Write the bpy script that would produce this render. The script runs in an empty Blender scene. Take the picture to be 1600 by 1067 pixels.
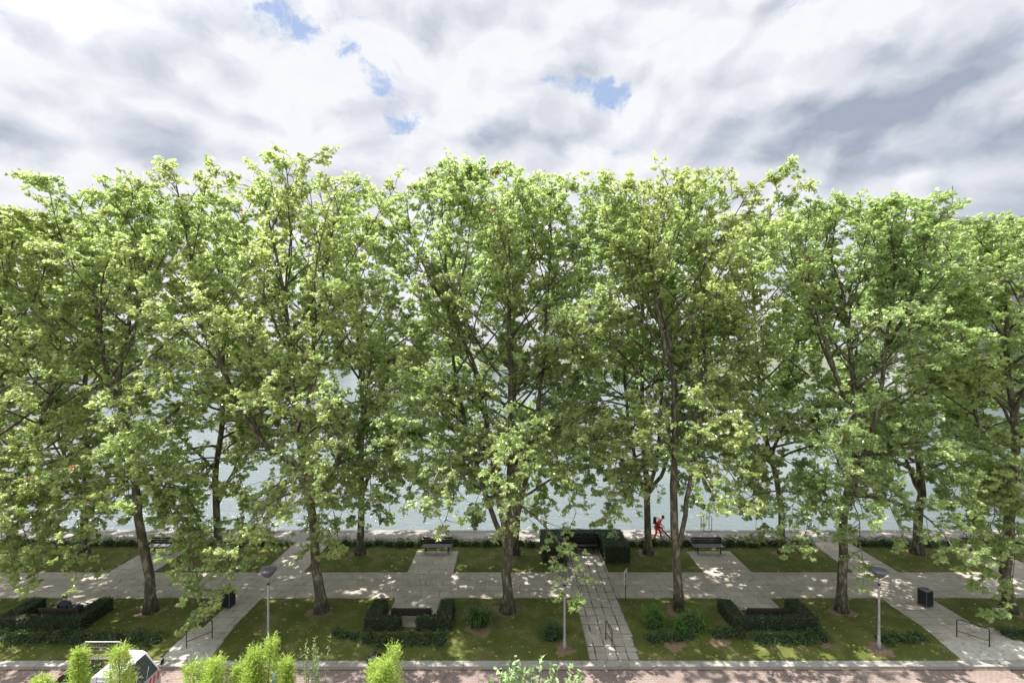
import bpy, bmesh, math, random
import numpy as np
from mathutils import Vector, Matrix
R = math.radians
sc = bpy.context.scene
COL = sc.collection
rng = np.random.default_rng(7)
random.seed(7)

# ------------------------------------------------------------------ camera
F, CX, CY, H = 755.0, 800.0, 533.5, 13.4
cam_d = bpy.data.cameras.new('camera'); cam = bpy.data.objects.new('camera', cam_d); COL.objects.link(cam)
cam_d.sensor_width = 36; cam_d.lens = F / 1600 * 36; cam_d.clip_start = .05; cam_d.clip_end = 5000
cam.location = (0, 0, H); cam.rotation_euler = (R(90), 0, 0); sc.camera = cam
def gx(px, d): return (px - CX) * d / F
def gd(py, z=0.0): return F * (H - z) / (py - CY)
def hz(py, d): return H - (py - CY) * d / F
# ------------------------------------------------------------------ view
sc.view_settings.view_transform = 'Standard'; sc.view_settings.look = 'None'
sc.view_settings.exposure = 1.15; sc.view_settings.gamma = 1
try:
    sc.cycles.max_bounces = 7; sc.cycles.diffuse_bounces = 4; sc.cycles.transmission_bounces = 5
    sc.cycles.transparent_max_bounces = 4; sc.cycles.glossy_bounces = 2
    sc.cycles.use_denoising = True; sc.cycles.sample_clamp_indirect = 6
except Exception: pass
# ------------------------------------------------------------------ node helper
class NT:
    two_d = False
    def __init__(s, nt): s.nt = nt; s.n = nt.nodes; s.l = nt.links
    def put(s, node, idx, v):
        if isinstance(v, bpy.types.NodeSocket): s.l.new(v, node.inputs[idx])
        elif v is not None: node.inputs[idx].default_value = v
    def m(s, op, a, b=None, c=None, clamp=False):
        n = s.n.new('ShaderNodeMath'); n.operation = op; n.use_clamp = clamp
        for i, v in enumerate((a, b, c)): s.put(n, i, v)
        return n.outputs[0]
    def mr(s, v, a, b, c=0.0, d=1.0, smooth=False):
        n = s.n.new('ShaderNodeMapRange'); n.interpolation_type = 'SMOOTHSTEP' if smooth else 'LINEAR'
        for i, x in enumerate((v, a, b, c, d)): s.put(n, i, x)
        return n.outputs[0]
    def mix(s, f, a, b, blend='MIX'):
        n = s.n.new('ShaderNodeMix'); n.data_type = 'RGBA'; n.blend_type = blend
        s.put(n, 0, f)
        for i, v in ((6, a), (7, b)):
            if isinstance(v, tuple) and len(v) == 3: v = (*v, 1)
            s.put(n, i, v)
        return n.outputs[2]
    def noise(s, vec, scale, detail=3, rough=.5, dist=0.0, out=0):
        n = s.n.new('ShaderNodeTexNoise'); n.noise_dimensions = '2D' if NT.two_d else '3D'; s.put(n, 'Vector', vec)
        n.inputs['Scale'].default_value = scale; n.inputs['Detail'].default_value = detail
        n.inputs['Roughness'].default_value = rough; n.inputs['Distortion'].default_value = dist
        return n.outputs[out]
    def xyz(s, x, y, z):
        n = s.n.new('ShaderNodeCombineXYZ'); s.put(n, 0, x); s.put(n, 1, y); s.put(n, 2, z); return n.outputs[0]
    def sep(s, v):
        n = s.n.new('ShaderNodeSeparateXYZ'); s.put(n, 0, v); return n.outputs
    def pos(s): return s.n.new('ShaderNodeNewGeometry').outputs['Position']
    def vmul(s, v, k):
        n = s.n.new('ShaderNodeVectorMath'); n.operation = 'MULTIPLY'; s.put(n, 0, v); n.inputs[1].default_value = k; return n.outputs[0]
    def vadd(s, v, k):
        n = s.n.new('ShaderNodeVectorMath'); n.operation = 'ADD'; s.put(n, 0, v); s.put(n, 1, k); return n.outputs[0]
    def bump(s, h, st=.3, dist=.02):
        n = s.n.new('ShaderNodeBump'); n.inputs['Strength'].default_value = st; n.inputs['Distance'].default_value = dist
        s.put(n, 'Height', h); return n.outputs[0]
    def attr(s, name):
        n = s.n.new('ShaderNodeAttribute'); n.attribute_name = name; return n.outputs['Fac']
# ------------------------------------------------------------------ sky + sun
SUN_EL, SUN_AZ = 66.0, 90.0            # azimuth measured from +Y (away from the camera) towards -X
wd = bpy.data.worlds.new('World'); sc.world = wd; wd.use_nodes = True
w = NT(wd.node_tree); w.n.clear(); NT.two_d = True
sky = w.n.new('ShaderNodeTexSky'); sky.sky_type = 'NISHITA'; sky.sun_disc = False
sky.sun_elevation = R(SUN_EL); sky.sun_rotation = R(-SUN_AZ); sky.air_density = 1.0; sky.dust_density = .6
D = w.n.new('ShaderNodeTexCoord').outputs['Generated']
dx, dy, dz = w.sep(D)
az = w.m('ARCTAN2', dx, dy); el = w.m('ARCSINE', dz)
EK = 1.5
P0 = w.xyz(az, w.m('MULTIPLY', el, EK), 0.0)
wn = w.noise(P0, 3.2, 5, .6, 0, 1)
warp = w.vadd(w.vmul(wn, (.16, .16, 0)), (-.08, -.08, 0))
P1 = w.vadd(P0, warp)
waz, wel, _ = w.sep(P1)
def blob(px, py, rx, ry, rot=0):
    """soft region of the sky round one direction (azimuth, elevation)"""
    x, z = (px - CX) / F, (CY - py) / F
    a0 = math.atan2(x, 1); e0 = math.asin(z / math.sqrt(1 + x * x + z * z)) * EK
    ra, re = rx / F * math.cos(a0) ** 2, ry / F * EK * math.cos(a0)
    u = w.m('SUBTRACT', waz, a0); v = w.m('SUBTRACT', wel, e0)
    if rot:
        c, s_ = math.cos(R(rot)), math.sin(R(rot))
        u, v = w.m('ADD', w.m('MULTIPLY', u, c), w.m('MULTIPLY', v, s_)), w.m('SUBTRACT', w.m('MULTIPLY', v, c), w.m('MULTIPLY', u, s_))
    q = w.m('ADD', w.m('POWER', w.m('ABSOLUTE', w.m('DIVIDE', u, ra)), 2.0), w.m('POWER', w.m('ABSOLUTE', w.m('DIVIDE', v, re)), 2.0))
    return w.m('EXPONENT', w.m('MULTIPLY', q, -1.0))
def total(bl):
    t = None
    for b, k in bl:
        b = w.m('MULTIPLY', b, k); t = b if t is None else w.m('ADD', t, b)
    return t
def puff(v):
    out = None
    for sc_, k in ((5.0, .62), (12.0, .38)):
        vo = w.n.new('ShaderNodeTexVoronoi'); vo.voronoi_dimensions = '2D'; vo.feature = 'SMOOTH_F1'; vo.inputs['Smoothness'].default_value = .35; vo.inputs['Scale'].default_value = sc_; w.put(vo, 'Vector', v)
        q = w.m('MULTIPLY', w.m('SUBTRACT', 1.0, vo.outputs['Distance']), k); out = q if out is None else w.m('ADD', out, q)
    return out
def cloudh(v):
    return w.m('ADD', w.m('MULTIPLY', w.noise(v, 3.2, 7, .56, 0), .72), w.m('MULTIPLY', w.m('SUBTRACT', puff(v), .30), .60))
n1 = cloudh(P1)
n1b = cloudh(w.vadd(P1, (-.02, .045, 0)))
n2 = w.noise(w.vadd(P0, (3.1, 1.7, 0)), 1.9, 5, .5, .3)
gap = total([(blob(400, 8, 46, 14), .44), (blob(462, 42, 40, 18), .46), (blob(528, 84, 30, 20), .48), (blob(580, 130, 34, 20), .66), (blob(622, 192, 34, 20), .56),
             (blob(872, 140, 50, 12), .46), (blob(930, 152, 40, 15), .60), (blob(1238, 18, 34, 18), .42), (blob(1120, 292, 90, 12), .12)])
cov = w.m('SUBTRACT', w.m('ADD', n1, .17), gap)
nf = w.noise(P1, 17, 7, .70)
cov = w.m('ADD', cov, w.m('MULTIPLY', w.m('SUBTRACT', nf, .5), 1.25))
alpha = w.mr(cov, .0, .40, .10, 1, True)
relief = w.m('MULTIPLY', w.m('SUBTRACT', n1, n1b), 2.1)
dark = total([(blob(1430, 165, 240, 60, 10), .56), (blob(1330, 215, 160, 44, 0), .38), (blob(1590, 240, 220, 60, 6), .26), (blob(1540, 60, 160, 50), .12), (blob(15, 212, 80, 30), .55), (blob(20, 30, 60, 40), .35), (blob(240, 45, 80, 32, -10), .36), (blob(350, 100, 50, 40), .36), (blob(90, 105, 40, 20), .25),
              (blob(700, 50, 60, 30), .16), (blob(1075, 128, 90, 24), .34), (blob(250, 240, 80, 50), .3), (blob(1180, 200, 150, 60), .12), (blob(880, 80, 60, 40), .14), (blob(820, 225, 60, 30), .14),
              (blob(1045, 78, 95, 42), -.5), (blob(1260, 60, 60, 60), -.3), (blob(480, 130, 110, 80), -.25), (blob(770, 100, 80, 50), -.2), (blob(330, 190, 90, 30), -.2)])
sh = w.m('ADD', w.m('ADD', w.mr(n2, .35, .70, .0, .28), w.m('MULTIPLY', relief, -1.0)), dark)
sh = w.m('ADD', sh, w.mr(n1, .4, .75, .0, .16), None, True)
sh = w.m('ADD', w.m('ADD', sh, .02), w.m('MULTIPLY', w.m('SUBTRACT', nf, .5), .26))
sh = w.m('MINIMUM', w.m('MAXIMUM', sh, 0.0), 1.0)
SKY_K = 0.1
CL = 4.5
ccol = w.mix(w.mr(sh, 0, .5), (CL * .95, CL * .96, CL * 1.0), (CL * .69, CL * .725, CL * .80))
ccol = w.mix(w.mr(sh, .5, 1.0), ccol, (CL * .39, CL * .44, CL * .55))
skyc = w.mix(1.0, sky.outputs[0], (1.25, 1.25, 1.25), 'MULTIPLY')
skyc = w.mix(.85, skyc, (1.75, 2.3, 3.5))
# extra brightness added to cloud round the sun, to lift light in the shade
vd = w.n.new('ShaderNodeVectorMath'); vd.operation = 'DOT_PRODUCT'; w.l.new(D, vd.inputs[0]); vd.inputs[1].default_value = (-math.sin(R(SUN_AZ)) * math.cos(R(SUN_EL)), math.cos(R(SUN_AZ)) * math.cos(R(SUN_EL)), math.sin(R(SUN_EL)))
fill_glow = w.mr(vd.outputs['Value'], .60, 1.0, 1.0, 4.2, True)
ccol = w.mix(1.0, ccol, w.xyz(fill_glow, fill_glow, fill_glow), 'MULTIPLY')
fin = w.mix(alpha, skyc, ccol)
# near and under the horizon the air is plain pale
fin = w.mix(w.mr(el, -.02, .10, .8, 0), fin, (CL * .80, CL * .82, CL * .88))
bg = w.n.new('ShaderNodeBackground'); w.l.new(fin, bg.inputs[0]); bg.inputs[1].default_value = SKY_K
wo = w.n.new('ShaderNodeOutputWorld'); w.l.new(bg.outputs[0], wo.inputs[0])
sd = bpy.data.lights.new('sun', 'SUN'); sd.energy = 5.0; sd.angle = R(.53); sd.color = (1, .955, .88)
so = bpy.data.objects.new('sun', sd); COL.objects.link(so); so.location = (0, 0, 60)
sdir = Vector((-math.sin(R(SUN_AZ)) * math.cos(R(SUN_EL)), math.cos(R(SUN_AZ)) * math.cos(R(SUN_EL)), math.sin(R(SUN_EL))))
so.rotation_euler = sdir.to_track_quat('Z', 'Y').to_euler()

NT.two_d = False
# ------------------------------------------------------------------ materials
def mat(name, fn):
    m = bpy.data.materials.new(name); m.use_nodes = True
    t = NT(m.node_tree); t.n.clear(); out = t.n.new('ShaderNodeOutputMaterial')
    t.l.new(fn(t), out.inputs[0]); return m
def prin(t, col, rough=.6, metal=0.0, spec=.5, normal=None, **kw):
    p = t.n.new('ShaderNodeBsdfPrincipled')
    if isinstance(col, tuple) and len(col) == 3: col = (*col, 1)
    t.put(p, 'Base Color', col); t.put(p, 'Roughness', rough); t.put(p, 'Metallic', metal)
    t.put(p, 'Specular IOR Level', spec)
    if normal is not None: t.l.new(normal, p.inputs['Normal'])
    for k, v in kw.items(): t.put(p, k.replace('_', ' '), v)
    return p.outputs[0]
def simple(name, col, rough=.5, metal=0.0, vary=.25, scale=9.0, bump=0.0, spec=.5):
    def f(t):
        n = t.noise(t.pos(), scale, 5, .6)
        c = t.mix(t.mr(n, .3, .7), tuple(x * (1 - vary) for x in col), tuple(min(1, x * (1 + vary)) for x in col))
        return prin(t, c, rough, metal, spec, t.bump(n, bump, .02) if bump else None)
    return mat(name, f)
def leafmat(name, ramp, trans_col, trans=.4, rough=.42, spec=.5, odd=None, odd_at=.985):
    def f(t):
        lv, tv = t.attr('lv'), t.attr('tv')
        c = t.mix(t.mr(lv, 0, .5), ramp[0], ramp[1]); c = t.mix(t.mr(lv, .5, 1), c, ramp[2])
        k = t.mr(tv, 0, 1, .72, 1.28)
        kk = t.xyz(k, k, k); c = t.mix(1.0, c, kk, 'MULTIPLY')
        tc = t.mix(1.0, trans_col, kk, 'MULTIPLY')
        if odd:
            rd = t.n.new('ShaderNodeObjectInfo').outputs['Random']
            tint = t.mix(rd, (1.04, 1.0, .90), (.96, 1.0, .98)); c = t.mix(1.0, c, tint, 'MULTIPLY'); tc = t.mix(1.0, tc, tint, 'MULTIPLY')
            g = t.m('GREATER_THAN', tv, odd_at)
            c = t.mix(g, c, odd); tc = t.mix(g, tc, odd)
            g2 = t.m('GREATER_THAN', lv, .985)
            c = t.mix(g2, c, (.36, .30, .08)); tc = t.mix(g2, tc, (.5, .42, .1))
        tr = t.n.new('ShaderNodeBsdfTranslucent'); t.l.new(tc, tr.inputs[0])
        mx = t.n.new('ShaderNodeMixShader'); mx.inputs[0].default_value = trans
        t.l.new(prin(t, c, rough, 0.0, spec), mx.inputs[1]); t.l.new(tr.outputs[0], mx.inputs[2])
        return mx.outputs[0]
    return mat(name, f)
M = {}
M['leaf'] = leafmat('plane_leaf', [(.150, .221, .084), (.237, .316, .128), (.375, .438, .23)], (.575, .725, .265, 1), .50, .30, 1.0, (.27, .10, .045))
M['leaf_far'] = leafmat('far_leaf', [(.05, .085, .03), (.07, .115, .035), (.10, .15, .05)], (.18, .27, .06, 1), .3)
M['hedge'] = leafmat('hedge_leaf', [(.022, .045, .014), (.035, .065, .018), (.055, .095, .025)], (.08, .14, .02, 1), .2)
M['shrub'] = leafmat('shrub_leaf', [(.028, .06, .018), (.05, .095, .022), (.085, .15, .03)], (.12, .22, .03, 1), .28)
M['shrub_light'] = leafmat('light_shrub_leaf', [(.04, .10, .015), (.07, .17, .02), (.11, .24, .03)], (.16, .34, .03, 1), .3)
M['lime'] = leafmat('lime_leaf', [(.12, .20, .03), (.25, .35, .05), (.40, .48, .12)], (.46, .58, .12, 1), .42)
M['pale_leaf'] = leafmat('grey_green_leaf', [(.16, .25, .10), (.22, .33, .14), (.30, .40, .20)], (.34, .46, .16, 1), .35)
M['straw'] = leafmat('straw_stem', [(.18, .22, .07), (.26, .30, .10), (.34, .36, .14)], (.30, .34, .12, 1), .3)
M['blade'] = leafmat('grass_blade', [(.085, .115, .025), (.13, .155, .035), (.20, .205, .06)], (.16, .21, .035, 1), .3, .6, .2)
M['litter'] = leafmat('dry_leaf', [(.22, .18, .07), (.34, .27, .11), (.42, .38, .20)], (.35, .27, .08, 1), .15)
def bark(t):
    p = t.pos(); n = t.noise(t.vmul(p, (1, 1, .35)), 5.5, 5, .6, .4); n2 = t.noise(p, 26, 4, .6)
    c = t.mix(t.mr(n, .40, .50), (.07, .066, .045), (.11, .105, .07))
    c = t.mix(t.mr(n, .54, .60), c, (.26, .25, .18))
    c = t.mix(t.mr(n2, .3, .7, 0, .45), c, (.06, .05, .035))
    return prin(t, c, .85, 0, .2, t.bump(t.m('ADD', n, t.m('MULTIPLY', n2, .4)), .6, .03))
M['bark'] = mat('plane_bark', bark)
def lawn(t):
    p = t.pos(); n = t.noise(p, .9, 6, .6, .3); n2 = t.noise(p, 11, 5, .7); n3 = t.noise(p, 60, 2, .6)
    c = t.mix(t.mr(n, .35, .6), (.085, .105, .024), (.13, .145, .038))
    c = t.mix(t.mr(n, .50, .66, 0, .75), c, (.21, .185, .085)); c = t.mix(t.mr(t.noise(t.vadd(p, (5., 9., 0.)), 3.5, 5, .65), .56, .70, 0, .5), c, (.17, .20, .05))
    c = t.mix(t.mr(n2, .35, .7, 0, .5), c, (.06, .075, .02))
    return prin(t, c, .9, 0, .15, t.bump(t.m('ADD', n2, n3), .8, .04))
M['lawn'] = mat('lawn_turf', lawn)
def paving(bw, rh, off, a, b, joint, crack=0.0, mortar=.018):
    def f(t):
        p = t.pos(); wob = t.vmul(t.noise(p, 1.3, 3, .5, 0, 1), (.10, .10, 0))
        br = t.n.new('ShaderNodeTexBrick'); t.put(br, 'Vector', t.vadd(p, wob)); br.offset = off
        br.inputs['Scale'].default_value = 1; br.inputs['Brick Width'].default_value = bw; br.inputs['Row Height'].default_value = rh
        br.inputs['Mortar Size'].default_value = mortar; br.inputs['Mortar Smooth'].default_value = .35; br.inputs['Bias'].default_value = 0
        br.inputs['Color1'].default_value = (0, 0, 0, 1); br.inputs['Color2'].default_value = (1, 1, 1, 1); br.inputs['Mortar'].default_value = (.5, .5, .5, 1)
        n = t.noise(p, .8, 6, .62); n2 = t.noise(p, 30, 4, .7); nj = t.noise(p, 1.7, 3, .5)
        c = t.mix(t.mr(n, .32, .68), a, b)
        c = t.mix(t.m('MULTIPLY', t.sep(br.outputs[0])[0], .28), c, tuple(x * .72 for x in a))
        c = t.mix(t.mr(n2, .35, .72, 0, .32), c, tuple(x * .5 for x in a))
        c = t.mix(t.m('MULTIPLY', br.outputs[1], t.mr(nj, .38, .60, .25, 1)), c, joint)
        st = t.noise(p, 2.6, 6, .7, .8); c = t.mix(t.mr(st, .56, .66, 0, .55), c, tuple(x * .45 for x in a))
        st2 = t.noise(t.vadd(p, (7., 3., 0.)), 1.1, 7, .75, .5); c = t.mix(t.mr(st2, .58, .64, 0, .35), c, tuple(min(1, x * 1.25) for x in b))
        bh = t.m('SUBTRACT', t.m('MULTIPLY', n2, .25), br.outputs[1])
        return prin(t, c, .88, 0, .2, t.bump(bh, .5, .015))
    return f
M['path'] = mat('path_slabs', paving(.95, .62, .5, (.35, .315, .27), (.47, .43, .375), (.09, .08, .06), mortar=.014))
M['slab'] = mat('centre_slabs', paving(.46, .74, 0.0, (.34, .31, .27), (.45, .41, .365), (.05, .045, .035), mortar=.032))
M['road'] = mat('road_pavers', paving(.22, .11, .5, (.20, .155, .14), (.275, .215, .195), (.10, .08, .07), mortar=.010))
M['quay'] = mat('quay_paving', paving(.32, .32, .5, (.27, .245, .225), (.35, .32, .295), (.13, .115, .105), mortar=.02))
M['kerb'] = mat('kerb_stone', paving(1.0, 2.0, 0.0, (.29, .275, .25), (.38, .36, .33), (.10, .09, .08), mortar=.012))
M['concrete'] = simple('ramp_concrete', (.36, .345, .31), .9, 0, .22, 6, .3)
M['wallstone'] = simple('quay_wall_stone', (.22, .20, .175), .9, 0, .3, 3, .5)
M['soil'] = simple('bare_soil', (.10, .07, .045), .95, 0, .3, 14, .5)
M['soil_brown'] = simple('trodden_soil', (.17, .12, .075), .95, 0, .3, 12, .5)
M['far_ground'] = simple('distant_bank_cover', (.085, .10, .065), .95, 0, .35, .08)
M['darkwood'] = simple('dark_bench_wood', (.016, .012, .011), .5, 0, .35, 20)
M['iron'] = simple('black_iron', (.018, .018, .02), .45, .3, .2)
M['rail'] = simple('dark_rail_paint', (.022, .035, .032), .4, .2, .2)
M['lampgrey'] = simple('lamp_grey_metal', (.13, .135, .155), .45, .3, .15)
M['postgrey'] = simple('lamp_post_paint', (.30, .30, .30), .5, .2, .2)
M['binwood'] = simple('bin_black', (.02, .022, .028), .4, .1, .3)
M['white'] = simple('white_paint', (.46, .47, .48), .35, 0, .06)
M['red'] = simple('signal_red', (.55, .03, .03), .4, 0, .1)
M['orange'] = simple('orange_lens', (.85, .16, .03), .35, 0, .1)
M['hivis'] = simple('hi_vis_red', (.80, .055, .03), .7, 0, .15)
M['navy'] = simple('navy_cloth', (.02, .025, .05), .85, 0, .3)
M['blue'] = simple('blue_cloth', (.03, .08, .28), .8, 0, .2)
M['black'] = simple('black_plastic', (.012, .012, .014), .4, 0, .2)
M['skin'] = simple('skin', (.42, .25, .17), .6, 0, .08)
M['hair'] = simple('dark_hair', (.02, .014, .01), .6, 0, .2)
M['brown'] = simple('brown_panel', (.16, .095, .065), .7, 0, .3)
M['galv'] = simple('galvanised_steel', (.42, .43, .43), .4, .6, .1)
M['tyre'] = simple('tyre_rubber', (.015, .015, .015), .8, 0, .2)
M['cream'] = simple('pale_render', (.27, .275, .29), .8, 0, .05)
M['slate'] = simple('roof_grey', (.20, .21, .23), .7, 0, .1)
M['terracotta'] = simple('planter_clay', (.30, .12, .07), .8, 0, .2)
M['bagfilm'] = simple('bin_bag_film', (.012, .012, .013), .25, 0, .2)
M['glass'] = mat('dark_glass', lambda t: prin(t, (.03, .035, .04), .08, 0, .8))
def water(t):
    p = t.pos(); q = t.vmul(p, (.55, 1.5, 1)); n = t.noise(q, 1.15, 6, .62, .8); n2 = t.noise(t.vmul(p, (.02, .05, 1)), 1, 3, .5)
    c = t.mix(t.mr(n2, .35, .65), (.085, .11, .115), (.12, .145, .15))
    return prin(t, c, .12, 0, .75, t.bump(n, .9, .22))
M['water'] = mat('river_water', water)

# ------------------------------------------------------------------ mesh assembly in numpy
class MB:
    def __init__(s): s.v = []; s.loops = []; s.cnt = []; s.mi = []; s.lv = []; s.tv = []; s.n = 0
    def add(s, v, faces, mi=0, lv=None, tv=None):
        """faces: int array (n,k) into v"""
        v = np.asarray(v, float).reshape(-1, 3); f = np.asarray(faces, np.int64)
        if f.size == 0: return
        s.v.append(v); s.loops.append((f + s.n).ravel()); k = f.shape[1]; n = f.shape[0]
        s.cnt.append(np.full(n, k)); s.mi.append(np.full(n, mi))
        s.lv.append(np.full(n, .5) if lv is None else np.broadcast_to(lv, (n,))); s.tv.append(np.full(n, .5) if tv is None else np.broadcast_to(tv, (n,)))
        s.n += len(v)
    def build(s, name, mats, parent=None, smooth=False, loc=None, attrs=True):
        me = bpy.data.meshes.new(name)
        v = np.concatenate(s.v); lo = np.concatenate(s.loops); c = np.concatenate(s.cnt)
        me.vertices.add(len(v)); me.vertices.foreach_set('co', v.astype(np.float32).ravel())
        me.loops.add(len(lo)); me.loops.foreach_set('vertex_index', lo.astype(np.int32))
        me.polygons.add(len(c)); st = np.concatenate([[0], np.cumsum(c)[:-1]])
        me.polygons.foreach_set('loop_start', st.astype(np.int32)); me.polygons.foreach_set('loop_total', c.astype(np.int32))
        for m_ in (mats if isinstance(mats, (list, tuple)) else [mats]): me.materials.append(m_)
        me.polygons.foreach_set('material_index', np.concatenate(s.mi).astype(np.int32))
        me.polygons.foreach_set('use_smooth', np.full(len(c), bool(smooth)))
        if attrs:
            for nm, a in (('lv', s.lv), ('tv', s.tv)):
                at = me.attributes.new(nm, 'FLOAT', 'FACE'); at.data.foreach_set('value', np.concatenate(a).astype(np.float32))
        me.update(calc_edges=True)
        return link(name, me, parent, loc)
    # --- shapes
    def box(s, c, sz, mi=0, rz=0.0, taper=1.0):
        x, y, z = [q / 2 for q in sz]
        v = np.array([(-x, -y, -z), (x, -y, -z), (x, y, -z), (-x, y, -z), (-x * taper, -y * taper, z), (x * taper, -y * taper, z), (x * taper, y * taper, z), (-x * taper, y * taper, z)])
        if rz: ca, sa = math.cos(rz), math.sin(rz); v = np.stack([v[:, 0] * ca - v[:, 1] * sa, v[:, 0] * sa + v[:, 1] * ca, v[:, 2]], 1)
        s.add(v + np.array(c), [(0, 3, 2, 1), (4, 5, 6, 7), (0, 1, 5, 4), (1, 2, 6, 5), (2, 3, 7, 6), (3, 0, 4, 7)], mi); return s
    def tubes(s, P, Rd, k=6, mi=0, cap=True):
        P = np.asarray(P, float); Rd = np.asarray(Rd, float)
        if P.ndim == 2: P = P[None]; Rd = Rd[None]
        T, n, _ = P.shape
        tg = np.gradient(P, axis=1); tg /= np.linalg.norm(tg, axis=2, keepdims=True) + 1e-9
        mt = tg.mean(1); ref = np.where(np.abs(mt[:, 2:3]) > .75, np.array([[1., .1, 0]]), np.array([[.05, .1, 1.]]))
        u = np.cross(tg, ref[:, None, :]); u /= np.linalg.norm(u, axis=2, keepdims=True) + 1e-9
        w_ = np.cross(tg, u); a = np.arange(k) * 2 * math.pi / k
        V = P[:, :, None, :] + Rd[:, :, None, None] * (u[:, :, None, :] * np.cos(a)[None, None, :, None] + w_[:, :, None, :] * np.sin(a)[None, None, :, None])
        i, j = np.meshgrid(np.arange(n - 1), np.arange(k), indexing='ij'); j2 = (j + 1) % k
        f = np.stack([i * k + j, (i + 1) * k + j, (i + 1) * k + j2, i * k + j2], -1).reshape(-1, 4)
        f = (f[None] + (np.arange(T) * n * k)[:, None, None]).reshape(-1, 4)
        base = s.n; s.add(V.reshape(-1, 3), f, mi)
        if cap:
            for e in (0, n - 1):
                idx = np.arange(k) + e * k
                if e == 0: idx = idx[::1]
                else: idx = idx[::-1]
                g = idx[None] + (np.arange(T) * n * k)[:, None] + base
                s.loops.append(g.ravel()); s.cnt.append(np.full(T, k)); s.mi.append(np.full(T, mi)); s.lv.append(np.full(T, .5)); s.tv.append(np.full(T, .5))
        return s
    def tube(s, pts, r, k=8, mi=0):
        pts = np.array(pts, float); r = np.full(len(pts), r) if np.isscalar(r) else np.array(r, float); return s.tubes(pts, r, k, mi)
    def lathe(s, prof, c=(0, 0, 0), k=20, mi=0):
        prof = np.array(prof, float); a = np.arange(k) * 2 * math.pi / k; n = len(prof)
        V = np.stack([prof[:, None, 0] * np.cos(a), prof[:, None, 0] * np.sin(a), np.repeat(prof[:, 1:2], k, 1)], -1) + np.array(c)
        i, j = np.meshgrid(np.arange(n - 1), np.arange(k), indexing='ij'); j2 = (j + 1) % k
        f = np.stack([i * k + j, i * k + j2, (i + 1) * k + j2, (i + 1) * k + j], -1).reshape(-1, 4); s.add(V.reshape(-1, 3), f, mi); return s
    def grid(s, x0, x1, y0, y1, zf, step=.4, mi=0, skirt=0.0):
        nx = max(1, int((x1 - x0) / step)); ny = max(1, int((y1 - y0) / step))
        X, Y = np.meshgrid(np.linspace(x0, x1, nx + 1), np.linspace(y0, y1, ny + 1)); Z = zf(X, Y)
        i, j = np.meshgrid(np.arange(ny), np.arange(nx), indexing='ij'); W = nx + 1
        s.add(np.stack([X, Y, Z], -1).reshape(-1, 3), np.stack([i * W + j, i * W + j + 1, (i + 1) * W + j + 1, (i + 1) * W + j], -1).reshape(-1, 4), mi)
        if skirt:
            V = np.stack([X, Y, Z], -1)
            for e, fl in ((V[0], 0), (V[-1], 1), (V[:, 0], 1), (V[:, -1], 0)):
                n = len(e); lo = e - np.array([0, 0, skirt]); v = np.concatenate([lo, e]); q = np.arange(n - 1)
                f = np.stack([q, q + 1, n + q + 1, n + q], 1); s.add(v, f[:, ::-1] if fl else f, mi)
        return s
    def leaves(s, P, Dir, N, size, tmpl, mi=0, lv=None, tv=None):
        """P points, Dir leaf axis, N normal, template (verts, faces)"""
        n = len(P); Dir = Dir / (np.linalg.norm(Dir, axis=1, keepdims=True) + 1e-9)
        X = np.cross(Dir, N); X /= np.linalg.norm(X, axis=1, keepdims=True) + 1e-9; Z = np.cross(X, Dir)
        tvx, tf = tmpl; size = np.broadcast_to(size, (n,))
        V = P[:, None] + size[:, None, None] * (tvx[None, :, 0:1] * X[:, None] + tvx[None, :, 1:2] * Dir[:, None] + tvx[None, :, 2:3] * Z[:, None])
        k = len(tvx); lv = rng.random(n) if lv is None else lv; tv = rng.random(n) if tv is None else tv
        f = (tf[None] + (np.arange(n) * k)[:, None, None]).reshape(-1, tf.shape[1])
        s.add(V.reshape(-1, 3), f, mi, np.repeat(lv, len(tf)), np.repeat(tv, len(tf))); return s
PLANE_LEAF = (np.array([(0, 0, 0), (.40, -.02, -.10), (.25, .26, -.05), (.55, .50, -.16), (.19, .58, -.05), (0, 1, -.14), (-.19, .58, -.05), (-.55, .50, -.16), (-.25, .26, -.05), (-.40, -.02, -.10)]),
              np.array([(0, 1, 2, 3, 4, 5), (0, 5, 6, 7, 8, 9)]))
OVAL_LEAF = (np.array([(0, 0, 0), (.22, .3, .02), (.2, .65, .02), (0, 1, -.08), (-.2, .65, .02), (-.22, .3, .02)]), np.array([(0, 1, 2, 3), (0, 3, 4, 5)]))
SLIM_LEAF = (np.array([(0, 0, 0), (.11, .35, .0), (0, 1, -.12), (-.11, .35, .0)]), np.array([(0, 1, 2, 3)]))
SIMPLE_LEAF = (np.array([(0, 0, 0), (.36, .1, -.08), (.50, .48, -.14), (0, 1, -.14), (-.50, .48, -.14), (-.36, .1, -.08)]), np.array([(0, 1, 2, 3), (0, 3, 4, 5)]))
BLADE = (np.array([(-.07, 0, 0), (.07, 0, 0), (0, 1, .25)]), np.array([(0, 1, 2)]))

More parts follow.
